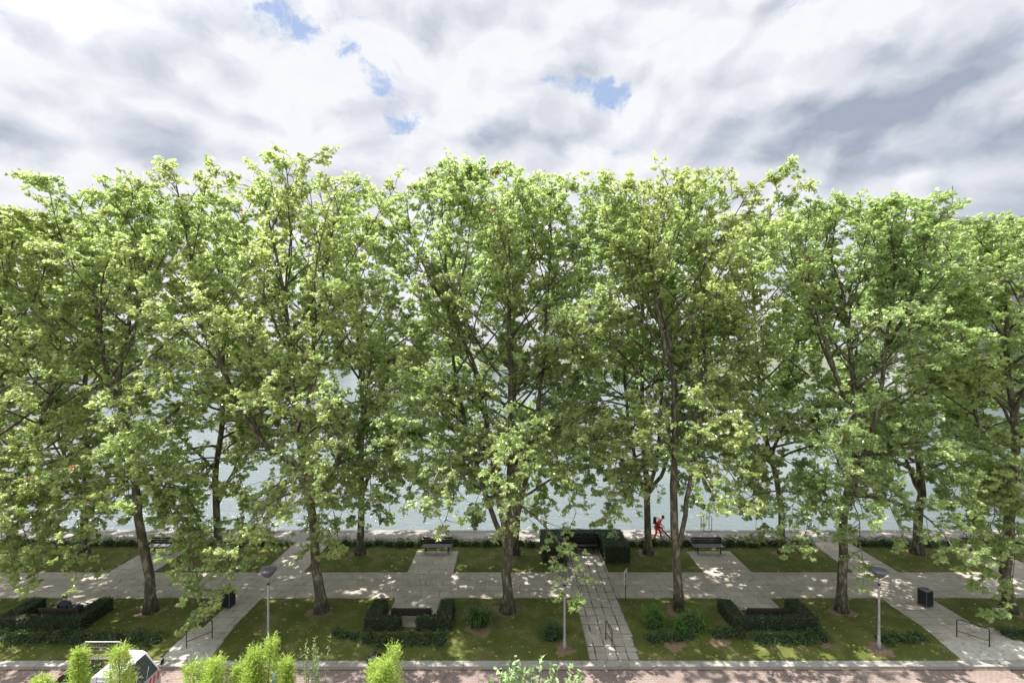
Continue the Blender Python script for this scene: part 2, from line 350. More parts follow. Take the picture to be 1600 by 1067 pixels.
def link(name, data, parent=None, loc=None):
    o = bpy.data.objects.new(name, data); COL.objects.link(o)
    if parent: o.parent = parent
    if loc: o.location = loc
    return o
def tag(o, label=None, cat=None, group=None, kind=None):
    if label: o['label'] = label
    if cat: o['category'] = cat
    if group: o['group'] = group
    if kind: o['kind'] = kind
    return o
def empty(name, loc, label=None, cat=None, group=None, rz=0.0):
    o = bpy.data.objects.new(name, None); COL.objects.link(o); o.location = loc; o.rotation_euler = (0, 0, rz)
    o.empty_display_size = .3; return tag(o, label, cat, group)
def copy_tree(o, loc, rz=None, label=None):
    c = o.copy(); COL.objects.link(c); c.location = loc
    if rz is not None: c.rotation_euler = (0, 0, rz)
    if label: c['label'] = label
    for ch in o.children:
        d = ch.copy(); COL.objects.link(d); d.parent = c
        for g in ch.children:
            e = g.copy(); COL.objects.link(e); e.parent = d
    return c
def struct(o): o['kind'] = 'structure'; return o
def rvec(n): v = rng.normal(size=(n, 3)); return v / np.linalg.norm(v, axis=1, keepdims=True)

# ------------------------------------------------------------------ ground
Y_KERB0, Y_KERB1 = 20.25, 20.62          # road edge / lawn edge
Y_P0, Y_P1 = 25.2, 28.1                  # the long path
Y_Q0, Y_Q1 = 32.3, 34.3                  # quay strip
def gz(X, Y):
    return np.where(Y > 22.4, 0.0, -0.2 * np.clip((22.4 - Y) / (22.4 - Y_KERB1), 0, 1)) + 0 * X
def gzs(x, y): return float(gz(np.array(x), np.array(y)))
PATHS = [(-14.5, -13.05), (3.3, 5.5), (19.25, 21.9)]
UPATHS = [(-14.5, -12.1), (3.3, 5.6), (19.8, 22.5)]
NBAYS = [(-23.2, -20.6), (-6.1, -3.55), (10.9, 13.5), (28.2, 30.8)]
UBAYS = [(-23.5, -20.8), (-6.1, -3.4), (11.1, 13.95), (28.2, 31.0)]
XL, XR = -62., 62.
def cut(holes, lo=XL, hi=XR):
    out = []; x = lo
    for a, b in sorted(holes):
        out.append((x, a)); x = b
    out.append((x, hi)); return out
# ground sheet under everything out to the horizon behind and beside
g = MB(); g.grid(-900, 900, -400, 34.25, lambda X, Y: 0 * X - .42, 60); struct(g.build('ground', M['soil']))
g = MB(); g.grid(-200, 200, 8.0, Y_KERB0, lambda X, Y: 0 * X - .33, 4); struct(g.build('road', M['road']))
g = MB(); g.grid(-200, 200, -1.5, 8.0, lambda X, Y: 0 * X - .20, 4, skirt=.2); struct(g.build('pavement', M['concrete']))
g = MB()
for a, b in [(-200, XL)] + cut([(3.3, 5.5)]) + [(XR, 200)]:
    g.grid(a, b, Y_KERB1, 22.4, gz, 1.0)
g.grid(-200, 200, 22.4, Y_Q0, lambda X, Y: 0 * X, 2.0); struct(g.build('path', M['path']))
g = MB(); g.grid(-200, 200, Y_Q0, Y_Q1 - .3, lambda X, Y: 0 * X + .004, 2.0, skirt=.05); struct(g.build('quay', M['quay']))
g = MB(); g.box((0, Y_Q1 - .15, -.02), (400, .3, .09)); g.box((0, Y_Q1 - .13, -2.1), (400, .25, 4.0)); struct(g.build('quay_wall', M['wallstone']))
g = MB(); g.box((0, (Y_KERB0 + Y_KERB1) / 2, -.30), (400, Y_KERB1 - Y_KERB0, .20)); struct(g.build('kerb', M['kerb']))
# gutter line
g = MB(); g.grid(-200, 200, Y_KERB0 - .09, Y_KERB0, lambda X, Y: 0 * X - .325, 4); struct(g.build('road_gutter', M['soil']))
# centre steps
g = MB(); yA = gd(993); yB = gd(1016, -.1)
g.box((4.4, (yA + Y_P0) / 2, -.146), (2.2, Y_P0 - yA, .30)); g.box((4.4, (yA + yB) / 2, -.25), (2.2, yA - yB - .002, .30)); g.box((4.4, (Y_KERB1 + yB) / 2, -.35), (2.2, yB - Y_KERB1 - .004, .30))
g.box((4.4, (Y_P1 + Y_P0) / 2 , -.146), (2.2, Y_P1 - Y_P0, .302)); g.box((4.45, (Y_P1 + 31.3) / 2, -.146), (2.3, 31.3 - Y_P1, .30)); struct(g.build('path_steps', M['slab']))
# ramps of the side paths (plain concrete landings)
for a, b, nm in ((-15.0, -12.95, 'path_ramp'), (19.2, 22.9, 'path_ramp')):
    g = MB(); g.grid(a, b, Y_KERB1, 21.75, lambda X, Y: gz(X, Y) + .034, .5, skirt=.1); struct(g.build(nm, M['concrete']))
lawn_rects = []
for a, b in cut([(-15.0, -13.0), (3.3, 5.5), (19.22, 22.6)]): lawn_rects.append((a, b, Y_KERB1, 22.68))
for a, b in cut(PATHS + NBAYS): lawn_rects.append((a, b, 22.68, Y_P0))
for a, b in cut(UPATHS + UBAYS): lawn_rects.append((a, b, Y_P1, 30.95))
for a, b in cut(UPATHS): lawn_rects.append((a, b, 30.95, Y_Q0))
g = MB()
def lz(X, Y): return gz(X, Y) + .03 + .012 * np.sin(X * 1.7) * np.sin(Y * 2.3)
for a, b, c, d in lawn_rects: g.grid(a, b, c, d, lz, .3, skirt=.06)
struct(g.build('lawn', M['lawn']))
# grass blades, as tufts; denser near edges
def in_view(x, y): return np.abs(x) < y * 1.10 + .6
P = []
for a, b, c, d in lawn_rects:
    a2, b2 = max(a, -36), min(b, 36)
    if b2 <= a2: continue
    n = int((b2 - a2) * (d - c) * 420); x = rng.uniform(a2, b2, n); y = rng.uniform(c, d, n); P.append(np.stack([x, y], 1))
    for e in range(int(2 * (b2 - a2) + 2 * (d - c))):     # ragged edges
        side = rng.integers(4); t = rng.random(26)
        ex = [a2 + (b2 - a2) * t, a2 + (b2 - a2) * t, a2 + 0 * t, b2 + 0 * t][side]; ey = [c + 0 * t, d + 0 * t, c + (d - c) * t, c + (d - c) * t][side]
        P.append(np.stack([ex + rng.normal(0, .035, 26), ey + rng.normal(0, .035, 26)], 1))
P = np.concatenate(P); P = P[in_view(P[:, 0], P[:, 1])]
for x, y, r in [(gx(px, 24.0), 24.0, .5) for px in (236, 500, 790, 1060, 1315, 1575)] + [(gx(px, 30.5), 30.5, .45) for px in (130, 340, 563, 803, 1010, 1222, 1433)] + [(2.3, 21.15, .3), (16.1, 21.2, .35), (9.3, 21.7, .3), (7.2, 21.5, .4), (13.9, 21.6, .3)]:
    P = P[np.hypot(P[:, 0] - x, P[:, 1] - y) > r * rng.uniform(.7, 1.2, len(P))]
pz = lz(P[:, 0], P[:, 1]) - .012
n = len(P); dirs = rvec(n) * .55 + np.array([0, 0, 1.0]); g = MB()
patch = .5 + .5 * np.sin(P[:, 0] * .9 + 1.3 * np.sin(P[:, 1] * 1.3)) * np.sin(P[:, 1] * 1.1 + P[:, 0] * .37)
g.leaves(np.column_stack([P, pz]), dirs, rvec(n), rng.uniform(.035, .085, n), BLADE, lv=np.clip(patch * .6 + rng.random(n) * .4, 0, 1))
tag(g.build('grass', M['blade']), 'short mown grass on the lawns', 'grass', kind='stuff')
SOIL = [(gx(px, 24.0), 24.0, .62) for px in (-310, -30, 236, 500, 790, 1060, 1315, 1575)] + [(gx(px, 30.5), 30.5, .6) for px in (-82, 130, 340, 563, 803, 1010, 1222, 1433, 1650)] + [(-10.72, 21.25, .35), (2.3, 21.15, .42), (16.1, 21.2, .5), (9.3, 21.7, .45), (7.2, 21.5, .5), (-1.5, 22.5, .6), (13.9, 21.6, .4)]
g = MB()
for x, y, r in SOIL:
    k = 22; a = np.arange(k) * 2 * math.pi / k; rr = r * (1 + .18 * np.sin(a * 3 + x) + .12 * np.sin(a * 7 + y) + rng.normal(0, .05, k)); X = np.concatenate([[x], x + rr * np.cos(a)]); Y = np.concatenate([[y], y + rr * np.sin(a) * .85]); Z = lz(X, Y) + .006
    q = np.arange(k); g.add(np.stack([X, Y, Z], 1), np.stack([0 * q, 1 + q, 1 + (q + 1) % k], 1))
struct(g.build('ground_bare_soil', M['soil_brown']))
# fallen leaves
n = 5200; x = rng.uniform(-34, 34, n); y = rng.uniform(19.2, 33.8, n); keep = in_view(x, y) & ((rng.random(n) < .55) | (np.abs(y - 21.5) < 1.2)); x, y = x[keep], y[keep]; n = len(x)
z = np.where(y < Y_KERB0, -.32, np.where(y < Y_KERB1, -.19, gz(x, y) + .05))
g = MB(); nn = rvec(n) * .35 + np.array([0, 0, 1.]); dd = rvec(n); dd[:, 2] *= .2
g.leaves(np.column_stack([x, y, z]), dd, nn, rng.uniform(.05, .12, n), PLANE_LEAF); tag(g.build('fallen_leaves', M['litter']), 'dry fallen leaves scattered over lawns, paths and road', 'fallen leaves', kind='stuff')
# river
g = MB(); g.grid(-1500, 1500, Y_Q1 - .2, 2500, lambda X, Y: 0 * X - 1.6, 120); struct(g.build('water', M['water']))

# ------------------------------------------------------------------ trees
def resample(pts, n):
    pts = np.asarray(pts, float); s_ = np.concatenate([[0], np.cumsum(np.linalg.norm(np.diff(pts, axis=0), axis=1))])
    t = np.linspace(0, s_[-1], n); return np.stack([np.interp(t, s_, pts[:, i]) for i in range(3)], 1)
def grow(p, d, L, n, wig, trop, r_):
    """polyline of n points; trop: (start, end) vertical pull"""
    pts = [p]; st = L / (n - 1); d = d / np.linalg.norm(d)
    for i in range(n - 1):
        f = i / (n - 2) if n > 2 else 0
        d = d + r_.normal(0, wig, 3) + np.array([0, 0, trop[0] * (1 - f) + trop[1] * f]) * st
        d /= np.linalg.norm(d); p = p + d * st; pts.append(p)
    return np.array(pts)
def make_tree(name, label, group, base, stems, prof, seed, nleaf=24000, r0=.27, low=(5, 3.2), cat='tree', leaf=.145, density=1.0, extra=(), tmpl=None):
    """base (x,y); stems: list of (polyline world-relative, r_start, r_end); prof: list (h, R)"""
    r_ = np.random.default_rng(seed); root = empty(name, (base[0], base[1], gzs(*base)), label, cat, group)
    hs, Rs = zip(*prof); top = hs[-1]
    tm = MB(); limbs = []
    for k, (pl, ra, rb) in enumerate(stems):
        pl = resample(pl, 22); n = len(pl); j = np.cumsum(r_.normal(0, .035, (n, 3)), 0); j -= np.linspace(0, 1, n)[:, None] * j[-1]; j[:, 2] = 0; pl = pl + j * (np.arange(n) > 1)[:, None]
        t = np.linspace(0, 1, n); rad = ra * (1 - t) ** .9 + rb
        if k == 0: rad = rad + .16 * np.exp(-pl[:, 2] / .35) * ra / .27
        tm.tubes(pl, rad, 10); limbs.append((pl, rad, True))
    lower = low[0]; mains = []
    # limbs off the stems
    gold = 2.4
    nl = 0
    for k, (pl, rad, _) in enumerate(list(limbs)):
        zmin = lower if k == 0 else max(lower, pl[0, 2] + 1.2)
        hgt = zmin + r_.random() * .4; ang = r_.random() * 6.28
        while hgt < pl[-1, 2] - .3:
            i = np.searchsorted(pl[:, 2], hgt); i = min(max(i, 1), len(pl) - 1); f = (hgt - pl[i - 1, 2]) / max(1e-3, pl[i, 2] - pl[i - 1, 2]); p = pl[i - 1] * (1 - f) + pl[i] * f; rr = rad[i]
            u = (hgt - lower) / (top - lower)
            inc = R(np.interp(u, [0, .3, .7, 1], [74, 58, 40, 22]) + r_.normal(0, 7))
            ang += gold + r_.normal(0, .35)
            off = np.hypot(p[0], p[1]) * (np.cos(ang - math.atan2(p[1], p[0]) if off_ok(p) else 0))
            hend = hgt + 1.5 + 2.5 * u
            Rt = np.interp(min(hend, top), hs, Rs); Ln = max(1.0, (Rt * (.90 + .32 * abs(math.cos(ang))) - off * .8) / max(.35, math.sin(inc)) * r_.uniform(.78, 1.08))
            Ln = min(Ln, (top + .3 - hgt) / max(.2, math.cos(inc)) if u > .5 else 8.5)
            if Ln < .8: hgt += .5; continue
            d = np.array([math.cos(ang) * math.sin(inc), math.sin(ang) * math.sin(inc), math.cos(inc)])
            tr = (.10, -.34) if u < .22 else ((.10, -.05) if u < .55 else (.12, .05))
            if u < .3 and d[1] < -.3: tr = (.05, -.55)
            q = grow(p, d, Ln, 12, .075, tr, r_)
            q[:, 2] = np.where(q[:, 2] > top - .6, top - .6 + (q[:, 2] - top + .6) * .35, q[:, 2]); q[:, 2] = np.maximum(q[:, 2], low[1] + .1 * r_.random())
            lr = np.interp(np.linspace(0, 1, 12), [0, 1], [min(rr * .62, .016 * Ln + .016), .012]); mains.append((q, lr, Ln)); nl += 1
            hgt += r_.uniform(.36, .68) * (1.0 + .25 * (len(stems) > 2)) / density
    hang = []
    for h0, ex, ey, ed in extra:            # long low limbs that arch out and hang
        pl, rad, _ = limbs[0]; i = int(np.argmin(np.abs(pl[:, 2] - h0))); p = pl[i]; e = np.array([gx(ex, ed) - base[0], ed - base[1], hz(ey, ed)])
        t = np.linspace(0, 1, 12)[:, None]; c = p * .45 + e * .55; c[2] = max(p[2], e[2]) + 1.1
        q = p * (1 - t) ** 2 + 2 * c * t * (1 - t) + e * t ** 2; q[1:-1] += r_.normal(0, .05, (10, 3)); Ln = np.linalg.norm(e - p)
        mains.append((q, np.linspace(.045, .01, 12), Ln)); hang.append(len(mains) - 1)
    A = np.array([m_[0] for m_ in mains]); B = np.array([m_[1] for m_ in mains]); tm.tubes(A, B, 6)
    # leader tips count as limbs for foliage
    sec = []
    for mi_, (q, lr, Ln) in enumerate(mains):
        ns = max(3, int(Ln * (3.9 if mi_ in hang else 2.25)))
        for t in np.linspace(.30, 1.0, ns):
            t = min(1, max(.12, t + r_.normal(0, .04))); x = t * 11; i = min(10, int(x)); p = q[i] + (q[i + 1] - q[i]) * (x - i); d = q[i + 1] - q[i]; d /= np.linalg.norm(d)
            sd_ = r_.normal(0, 1, 3); sd_ -= d * (sd_ @ d); sd_ /= np.linalg.norm(sd_); sd_[2] = sd_[2] * .6 + .12
            dd = d * r_.uniform(.5, 1.0) + sd_ * r_.uniform(.7, 1.1); L2 = r_.uniform(.8, 1.9) * (1.15 - .45 * t) * min(1, Ln / 3 + .35)
            sec.append(grow(p, dd, L2, 6, .12, (.05, -.12), r_))
    for pl, rad, _ in limbs:
        for i in range(12, 21):
            for _k in range(2):
                d = r_.normal(0, 1, 3); d[2] = abs(d[2]) * .8 + .35
                sec.append(grow(pl[i], d, r_.uniform(.5, 1.1), 6, .12, (.1, 0), r_))
    S = np.array(sec); S[:, :, 2] = np.where(S[:, :, 2] > top - .3, top - .3 + (S[:, :, 2] - top + .3) * .35, S[:, :, 2]); ns = len(S); SR = np.interp(np.linspace(0, 1, 6), [0, 1], [.018, .006]); tm.tubes(S, np.broadcast_to(SR, (ns, 6)), 4, cap=False)
    tr_ob = tm.build('trunk', M['bark'], root, True, attrs=False)
    # twigs, vectorised
    ntw = max(5, int(round(nleaf / (ns * 14.0))))
    idx = np.repeat(np.arange(ns), ntw); t = r_.beta(1.6, 1.0, len(idx)) * 4.999; i = t.astype(int); f = (t - i)[:, None]
    p = S[idx, i] * (1 - f) + S[idx, i + 1] * f; d = S[idx, i + 1] - S[idx, i]; d /= np.linalg.norm(d, axis=1, keepdims=True)
    rv = r_.normal(size=(len(idx), 3)); rv /= np.linalg.norm(rv, axis=1, keepdims=True); rv[:, 2] *= .7
    td = d * .6 + rv * .9; td /= np.linalg.norm(td, axis=1, keepdims=True); L = r_.uniform(.16, .44, len(idx))
    cm = MB(); tp = np.stack([p, p + td * L[:, None] * .5, p + td * L[:, None] + np.array([0, 0, -.05])], 1)
    cm.tubes(tp, np.broadcast_to(np.array([.008, .006, .004]), (len(idx), 3)), 3, 1, cap=False)
    nlf = 14; li = np.repeat(np.arange(len(idx)), nlf); lt = r_.uniform(.15, 1.05, len(li))
    lp = p[li] + td[li] * (L[li] * lt)[:, None]; o = r_.normal(size=(len(li), 3)); o /= np.linalg.norm(o, axis=1, keepdims=True)
    ld = o * .9 + td[li] * .6; ld[:, 2] = ld[:, 2] * .55 - .28; ld /= np.linalg.norm(ld, axis=1, keepdims=True)
    lp = lp + ld * r_.uniform(.02, .09, len(li))[:, None]
    nrm = r_.normal(size=(len(li), 3)) * .80 + np.array([0, 0, .9]) + o * .15
    twv = r_.random(len(idx)); secv = r_.random(ns)
    tv = np.clip(twv[li] * .35 + secv[idx[li]] * .6, 0, .97); odd = (twv > .9965)[li] & (r_.random(len(li)) < .7); tv = np.where(odd, 1.0, tv)
    sz = leaf * r_.uniform(.55, 1.2, len(li))
    cm.leaves(lp, ld, nrm, sz, tmpl or PLANE_LEAF, 0, r_.random(len(li)), tv)
    cm.build('crown', [M['leaf'], M['bark']], root)
    return root
def off_ok(p): return abs(p[0]) + abs(p[1]) > .2
def wpl(pts, d, base, seed, r0, r1, drift=None, zs=1.0):
    """stem outline: height and sideways sway of the stem at distance d, with its own sway in depth"""
    r_ = np.random.default_rng(seed); b = r_.normal(0, .9); out = []
    n = len(pts)
    for i, (px, py) in enumerate(pts):
        z = hz(py, d); out.append((gx(px, d) - base[0], (drift if drift is not None else b) * (i / max(1, n - 1)) ** 1.3, max(z if z < 8 else 8 + (z - 8) * zs, -.15)))
    return (out, r0, r1)
FPROF = [(2.6, 2.6), (4.5, 4.6), (7, 5.3), (11, 5.2), (15, 5.2), (18.5, 5.0), (21, 4.3), (22.6, 2.4)]
BPROF = [(3.2, 2.4), (5, 4.2), (8, 5.0), (12, 5.2), (16, 5.0), (19, 4.4), (21, 3.6), (22.3, 2.0)]
def scaled(prof, top, k=1.0): s_ = top / prof[-1][0]; return [(h * (1 if h < 6 else 1 + (s_ - 1) * (h - 6) / (prof[-1][0] - 6)), r * k) for h, r in prof]
DF, DB = 24.0, 30.5
gF = 'front row of plane trees between the path and the road'; gB = 'back row of plane trees along the river quay'
front = [
 (-310, 285, 'plane tree standing just outside the left edge', [[(-310, 960), (-300, 800), (-305, 600), (-300, 292)], [(-305, 800), (-260, 700), (-240, 500), (-235, 330)]], .27),
 # px, top py, label, stems
 (-30, 300, 'plane tree cut off at the left edge, in front of the long U shaped hedge', [[(-30, 960), (-28, 800), (-15, 650), (0, 480), (20, 297)], [(-28, 820), (20, 740), (50, 600), (60, 440), (70, 315)]], .27),
 (236, 264, 'plane tree with leaning trunk on the lawn right of the left U shaped hedge', [[(236, 962), (233, 900), (222, 850), (208, 740), (195, 660), (183, 580), (195, 520), (205, 470), (200, 400), (190, 330), (182, 277)], [(195, 650), (165, 560), (140, 450), (125, 360), (118, 290)], [(203, 470), (235, 400), (245, 340), (240, 312)]], .27),
 (500, 240, 'tall plane tree on the lawn between left lamp post and middle U shaped hedge', [[(503, 962), (497, 890), (487, 800), (478, 740), (470, 690), (462, 620), (455, 550), (445, 450), (425, 340), (412, 240)], [(478, 735), (450, 712), (418, 690), (385, 620), (350, 480), (310, 255)], [(490, 790), (520, 740), (545, 700), (575, 640), (590, 520)], [(470, 680), (485, 600), (492, 500), (510, 380), (540, 250)]], .28),
 (790, 240, 'tallest plane tree, forked low, on the lawn right of the spiky clump', [[(793, 962), (795, 900), (797, 850), (799, 780), (801, 700), (800, 600), (797, 500), (795, 400), (793, 245)], [(796, 868), (768, 800), (747, 735), (722, 650), (703, 540), (693, 400), (688, 228)], [(798, 850), (815, 780), (837, 700), (850, 560), (860, 400), (862, 243)], [(797, 855), (778, 790), (765, 700), (745, 560), (640, 330), (635, 250)]], .30),
 (1060, 250, 'plane tree with pale mottled trunk behind the two light green shrubs', [[(1061, 951), (1058, 880), (1055, 800), (1058, 740), (1061, 680), (1058, 600), (1048, 500), (1025, 400), (980, 320), (945, 262)], [(1062, 850), (1073, 790), (1086, 720), (1100, 640), (1102, 560), (1098, 450), (1092, 380), (1085, 325)], [(1056, 600), (1030, 500), (1010, 400), (1005, 275)]], .26),
 (1315, 286, 'plane tree with straight thick trunk between right U shaped hedge and right lamp post', [[(1315, 953), (1316, 880), (1320, 820), (1330, 760), (1340, 700), (1338, 620), (1333, 540), (1320, 430), (1292, 340), (1288, 290)], [(1326, 790), (1350, 700), (1363, 600), (1367, 500), (1372, 400), (1390, 288)], [(1336, 640), (1300, 570), (1270, 480), (1240, 380), (1235, 295)], [(1366, 560), (1395, 480), (1415, 400), (1410, 320)]], .27),
 (1575, 304, 'plane tree at the right edge, standing on the lawn right of the litter bin', [[(1576, 958), (1573, 880), (1578, 800), (1588, 700), (1582, 600), (1575, 500), (1570, 400), (1560, 300)], [(1578, 800), (1545, 720), (1525, 620), (1510, 520), (1500, 440)], [(1582, 640), (1610, 540), (1630, 400), (1640, 300)]], .29),
]
EXTRA = {-30: [(6, 60, 900, 21.5), (6, 120, 880, 22), (5, 20, 880, 21), (6, 150, 800, 22), (7, 60, 760, 22), (7, 20, 800, 21)],
 236: [(7, 300, 850, 21.5), (6.5, 318, 955, 20.9), (7, 270, 740, 21), (6, 120, 830, 22), (7, 350, 880, 21.5), (7, 190, 790, 21), (6.5, 60, 850, 22), (8, 230, 700, 20.5)],
 500: [(7, 400, 860, 22), (7, 440, 800, 21.5), (6.5, 530, 850, 22), (7, 560, 790, 22), (6, 345, 945, 21), (7, 500, 865, 22), (8, 480, 720, 20.5)],
 790: [(8, 700, 740, 21), (8, 680, 800, 21), (8, 760, 700, 20.5), (8, 880, 740, 21), (8, 900, 800, 21.5), (7.5, 640, 760, 22), (8, 820, 690, 20.5)],
 1060: [(8, 960, 720, 21.5), (8.5, 1120, 735, 22), (8.5, 1180, 700, 22), (8, 1010, 660, 21), (7, 960, 800, 22)],
 1315: [(7, 1250, 850, 21.5), (7, 1220, 815, 22), (6, 1352, 900, 21.8), (6.5, 1280, 790, 21.5), (8, 1400, 790, 21), (7, 1410, 835, 22), (8, 1330, 720, 20.5)],
 1575: [(7, 1500, 860, 22), (7, 1535, 905, 22), (6, 1585, 950, 21.5), (8, 1480, 790, 21), (7, 1560, 840, 22), (8, 1590, 750, 21)],
 1010: [(6, 940, 820, 29), (7, 900, 770, 29), (6, 1090, 790, 29)], 1222: [(7, 1150, 790, 29), (6, 1280, 800, 29), (7, 1180, 830, 29.5)], 1433: [(7, 1380, 790, 29), (6, 1490, 800, 29), (7, 1330, 760, 29)],
 563: [(6, 530, 830, 29), (6, 610, 800, 29), (7, 640, 740, 29)], 340: [(6, 290, 800, 29), (6, 390, 800, 29)], 130: [(6, 80, 820, 29), (6, 180, 790, 29)], 803: [(6, 740, 800, 29), (6, 850, 790, 29)]}
FILL = {236: [(11, 110, 560, 23), (13, 110, 470, 23), (11, 362, 620, 23)],
 500: [(11, 622, 560, 23), (13, 615, 470, 23), (9, 612, 640, 23), (16, 605, 390, 23.5), (14, 372, 480, 23), (10, 366, 600, 23), (16, 378, 400, 23.5)],
 790: [(11, 930, 560, 23), (13, 925, 470, 23), (9, 935, 650, 23), (16, 915, 390, 23.5), (12, 655, 520, 23), (9, 650, 620, 23), (10, 880, 610, 23)],
 1060: [(11, 1188, 560, 23), (13, 1180, 460, 23), (9.5, 1190, 640, 23), (16, 1165, 380, 23.5), (12, 950, 500, 23), (10, 1130, 600, 22)],
 1315: [(11, 1440, 560, 23), (13, 1448, 470, 23), (12, 1205, 520, 23), (9, 1200, 640, 23), (9, 1440, 650, 23), (14, 1400, 420, 23)],
 1575: [(12, 1470, 500, 23), (10, 1460, 600, 23), (13, 1500, 460, 23)],
 340: [(10, 410, 600, 30), (8, 400, 680, 30)], 563: [(10, 640, 600, 30), (8, 650, 680, 30), (12, 640, 520, 30)], 803: [(10, 900, 600, 30), (9, 720, 620, 30), (8, 900, 690, 30)],
 1010: [(10, 930, 600, 30), (10, 1110, 600, 30), (12, 1120, 530, 30)], 1222: [(10, 1130, 620, 30), (10, 1310, 600, 30), (9, 1290, 680, 30)], 1433: [(10, 1520, 600, 30), (9, 1350, 640, 30)]}
for k_, v_ in FILL.items(): EXTRA[k_] = list(EXTRA.get(k_, ())) + v_
for i, (px, tp, lab, st, r0) in enumerate(front):
    b = (gx(px, DF), DF); t0_ = hz(tp, DF); top = hz(tp, 22.2) - .7; zs = (top - .3 - 8) / (t0_ - 8)
    stems = [wpl(s_, DF, b, 100 + i * 7 + k, (r0 if k == 0 else r0 * .50) * .80, .02, 0.0 if k == 0 else None, zs) for k, s_ in enumerate(st)]
    make_tree('plane_tree', lab, gF, b, stems, scaled(FPROF, top, {1315: .88, 1575: .72}.get(px, 1.0)), 11 + i, 66000, r0 * .78, ({236: 6.6, 500: 6.0, 790: 5.4, 1060: 7.6}.get(px, 4.8), 2.9), extra=EXTRA.get(px, ()))
back = [
 (-82, 330, 'river side plane tree cut off at the far left edge', [[(-82, 868), (-80, 700), (-70, 500), (-60, 335)]], .24),
 (130, 330, 'river side plane tree between the left edge and the left quay bench', [[(130, 868), (133, 780), (138, 720), (135, 650), (140, 500), (140, 335)], [(136, 790), (110, 745), (80, 690), (70, 560)]], .27),
 (340, 320, 'river side plane tree just right of the left quay bench', [[(342, 868), (338, 800), (335, 740), (345, 680), (350, 550), (345, 325)], [(338, 790), (370, 725), (388, 650), (395, 500)]], .25),
 (563, 320, 'river side plane tree just left of the middle quay bench', [[(563, 870), (564, 800), (564, 740), (567, 650), (560, 500), (555, 325)], [(565, 775), (586, 720), (596, 640), (600, 500)], [(562, 760), (540, 705), (525, 620)]], .25),
 (803, 310, 'river side plane tree hidden behind the tallest forked tree, left of the quay hedge', [[(805, 870), (803, 700), (800, 500), (800, 315)]], .25),
 (1010, 318, 'river side plane tree whose trunk splits like a vase beside the worker in red', [[(1013, 870), (1011, 775), (1004, 700), (1000, 600), (1000, 450), (1000, 322)], [(1010, 778), (990, 715), (980, 650), (970, 500), (960, 380)], [(1011, 775), (1024, 730), (1030, 680), (1036, 560), (1040, 400)], [(1012, 772), (1036, 742), (1044, 700), (1062, 640), (1070, 520)]], .25),
 (1222, 322, 'slim leaning river side plane tree beside the quay railing', [[(1223, 870), (1220, 800), (1211, 740), (1196, 690), (1186, 620), (1180, 500), (1170, 325)], [(1205, 720), (1230, 660), (1240, 560)]], .22),
 (1433, 352, 'river side plane tree behind the litter bin, right of the path opening', [[(1433, 868), (1435, 800), (1441, 770), (1432, 700), (1425, 620), (1430, 480), (1432, 322)], [(1438, 770), (1415, 720), (1395, 640)]], .29),
 (1650, 330, 'river side plane tree cut off at the far right edge behind the quay bench', [[(1650, 868), (1650, 700), (1645, 500), (1640, 330)]], .25),
]
for i, (px, tp, lab, st, r0) in enumerate(back):
    b = (gx(px, DB), DB); t0_ = hz(tp, DB); top = hz(tp, 28.5) - .5; zs = (top - .3 - 8) / (t0_ - 8)
    stems = [wpl(s_, DB, b, 300 + i * 7 + k, (r0 if k == 0 else r0 * .55) * .82, .02, 0.0 if k == 0 else None, zs) for k, s_ in enumerate(st)]
    make_tree('plane_tree', lab, gB, b, stems, scaled(BPROF, top, 1.0), 51 + i, 60000, r0 * .82, (5.2, 3.3), leaf=.168, tmpl=SIMPLE_LEAF, extra=EXTRA.get(px, ()))

# ------------------------------------------------------------------ hedges and shrubs
def leafy_box(g, x0, x1, y0, y1, z0, z1, dens=420, sz=.075, mi=0, core=1, round_=.0):
    g.box(((x0 + x1) / 2, (y0 + y1) / 2, (z0 + z1) / 2), (x1 - x0 - .06, y1 - y0 - .06, z1 - z0 - .05), core)
    faces = [((x1 - x0) * (y1 - y0), 'z'), ((x1 - x0) * (z1 - z0), 'y0'), ((x1 - x0) * (z1 - z0), 'y1'), ((y1 - y0) * (z1 - z0), 'x0'), ((y1 - y0) * (z1 - z0), 'x1')]
    for a, k in faces:
        n = int(a * dens); u, v = rng.random(n), rng.random(n)
        X = x0 + (x1 - x0) * u; Y = y0 + (y1 - y0) * (v if k in ('z',) or k[0] == 'x' else 0); Z = z0 + (z1 - z0) * v
        if k[0] == 'x': Y = y0 + (y1 - y0) * u; X = np.full(n, x0 if k == 'x0' else x1); nn = np.array([-1. if k == 'x0' else 1., 0, 0])
        elif k[0] == 'y': Y = np.full(n, y0 if k == 'y0' else y1); nn = np.array([0, -1. if k == 'y0' else 1., 0])
        else: Z = np.full(n, z1); nn = np.array([0, 0, 1.])
        P_ = np.stack([X, Y, Z], 1) + rng.normal(0, .018, (n, 3)) + nn * (.03 * np.sin(X * 5.1 + Z * 3) * np.cos(Y * 4.3))[:, None]
        N_ = rvec(n) * .7 + nn; D_ = rvec(n) + nn * .35 + np.array([0, 0, .2])
        g.leaves(P_ - nn * .02, D_, N_, rng.uniform(.6, 1.2, n) * sz, OVAL_LEAF, mi)
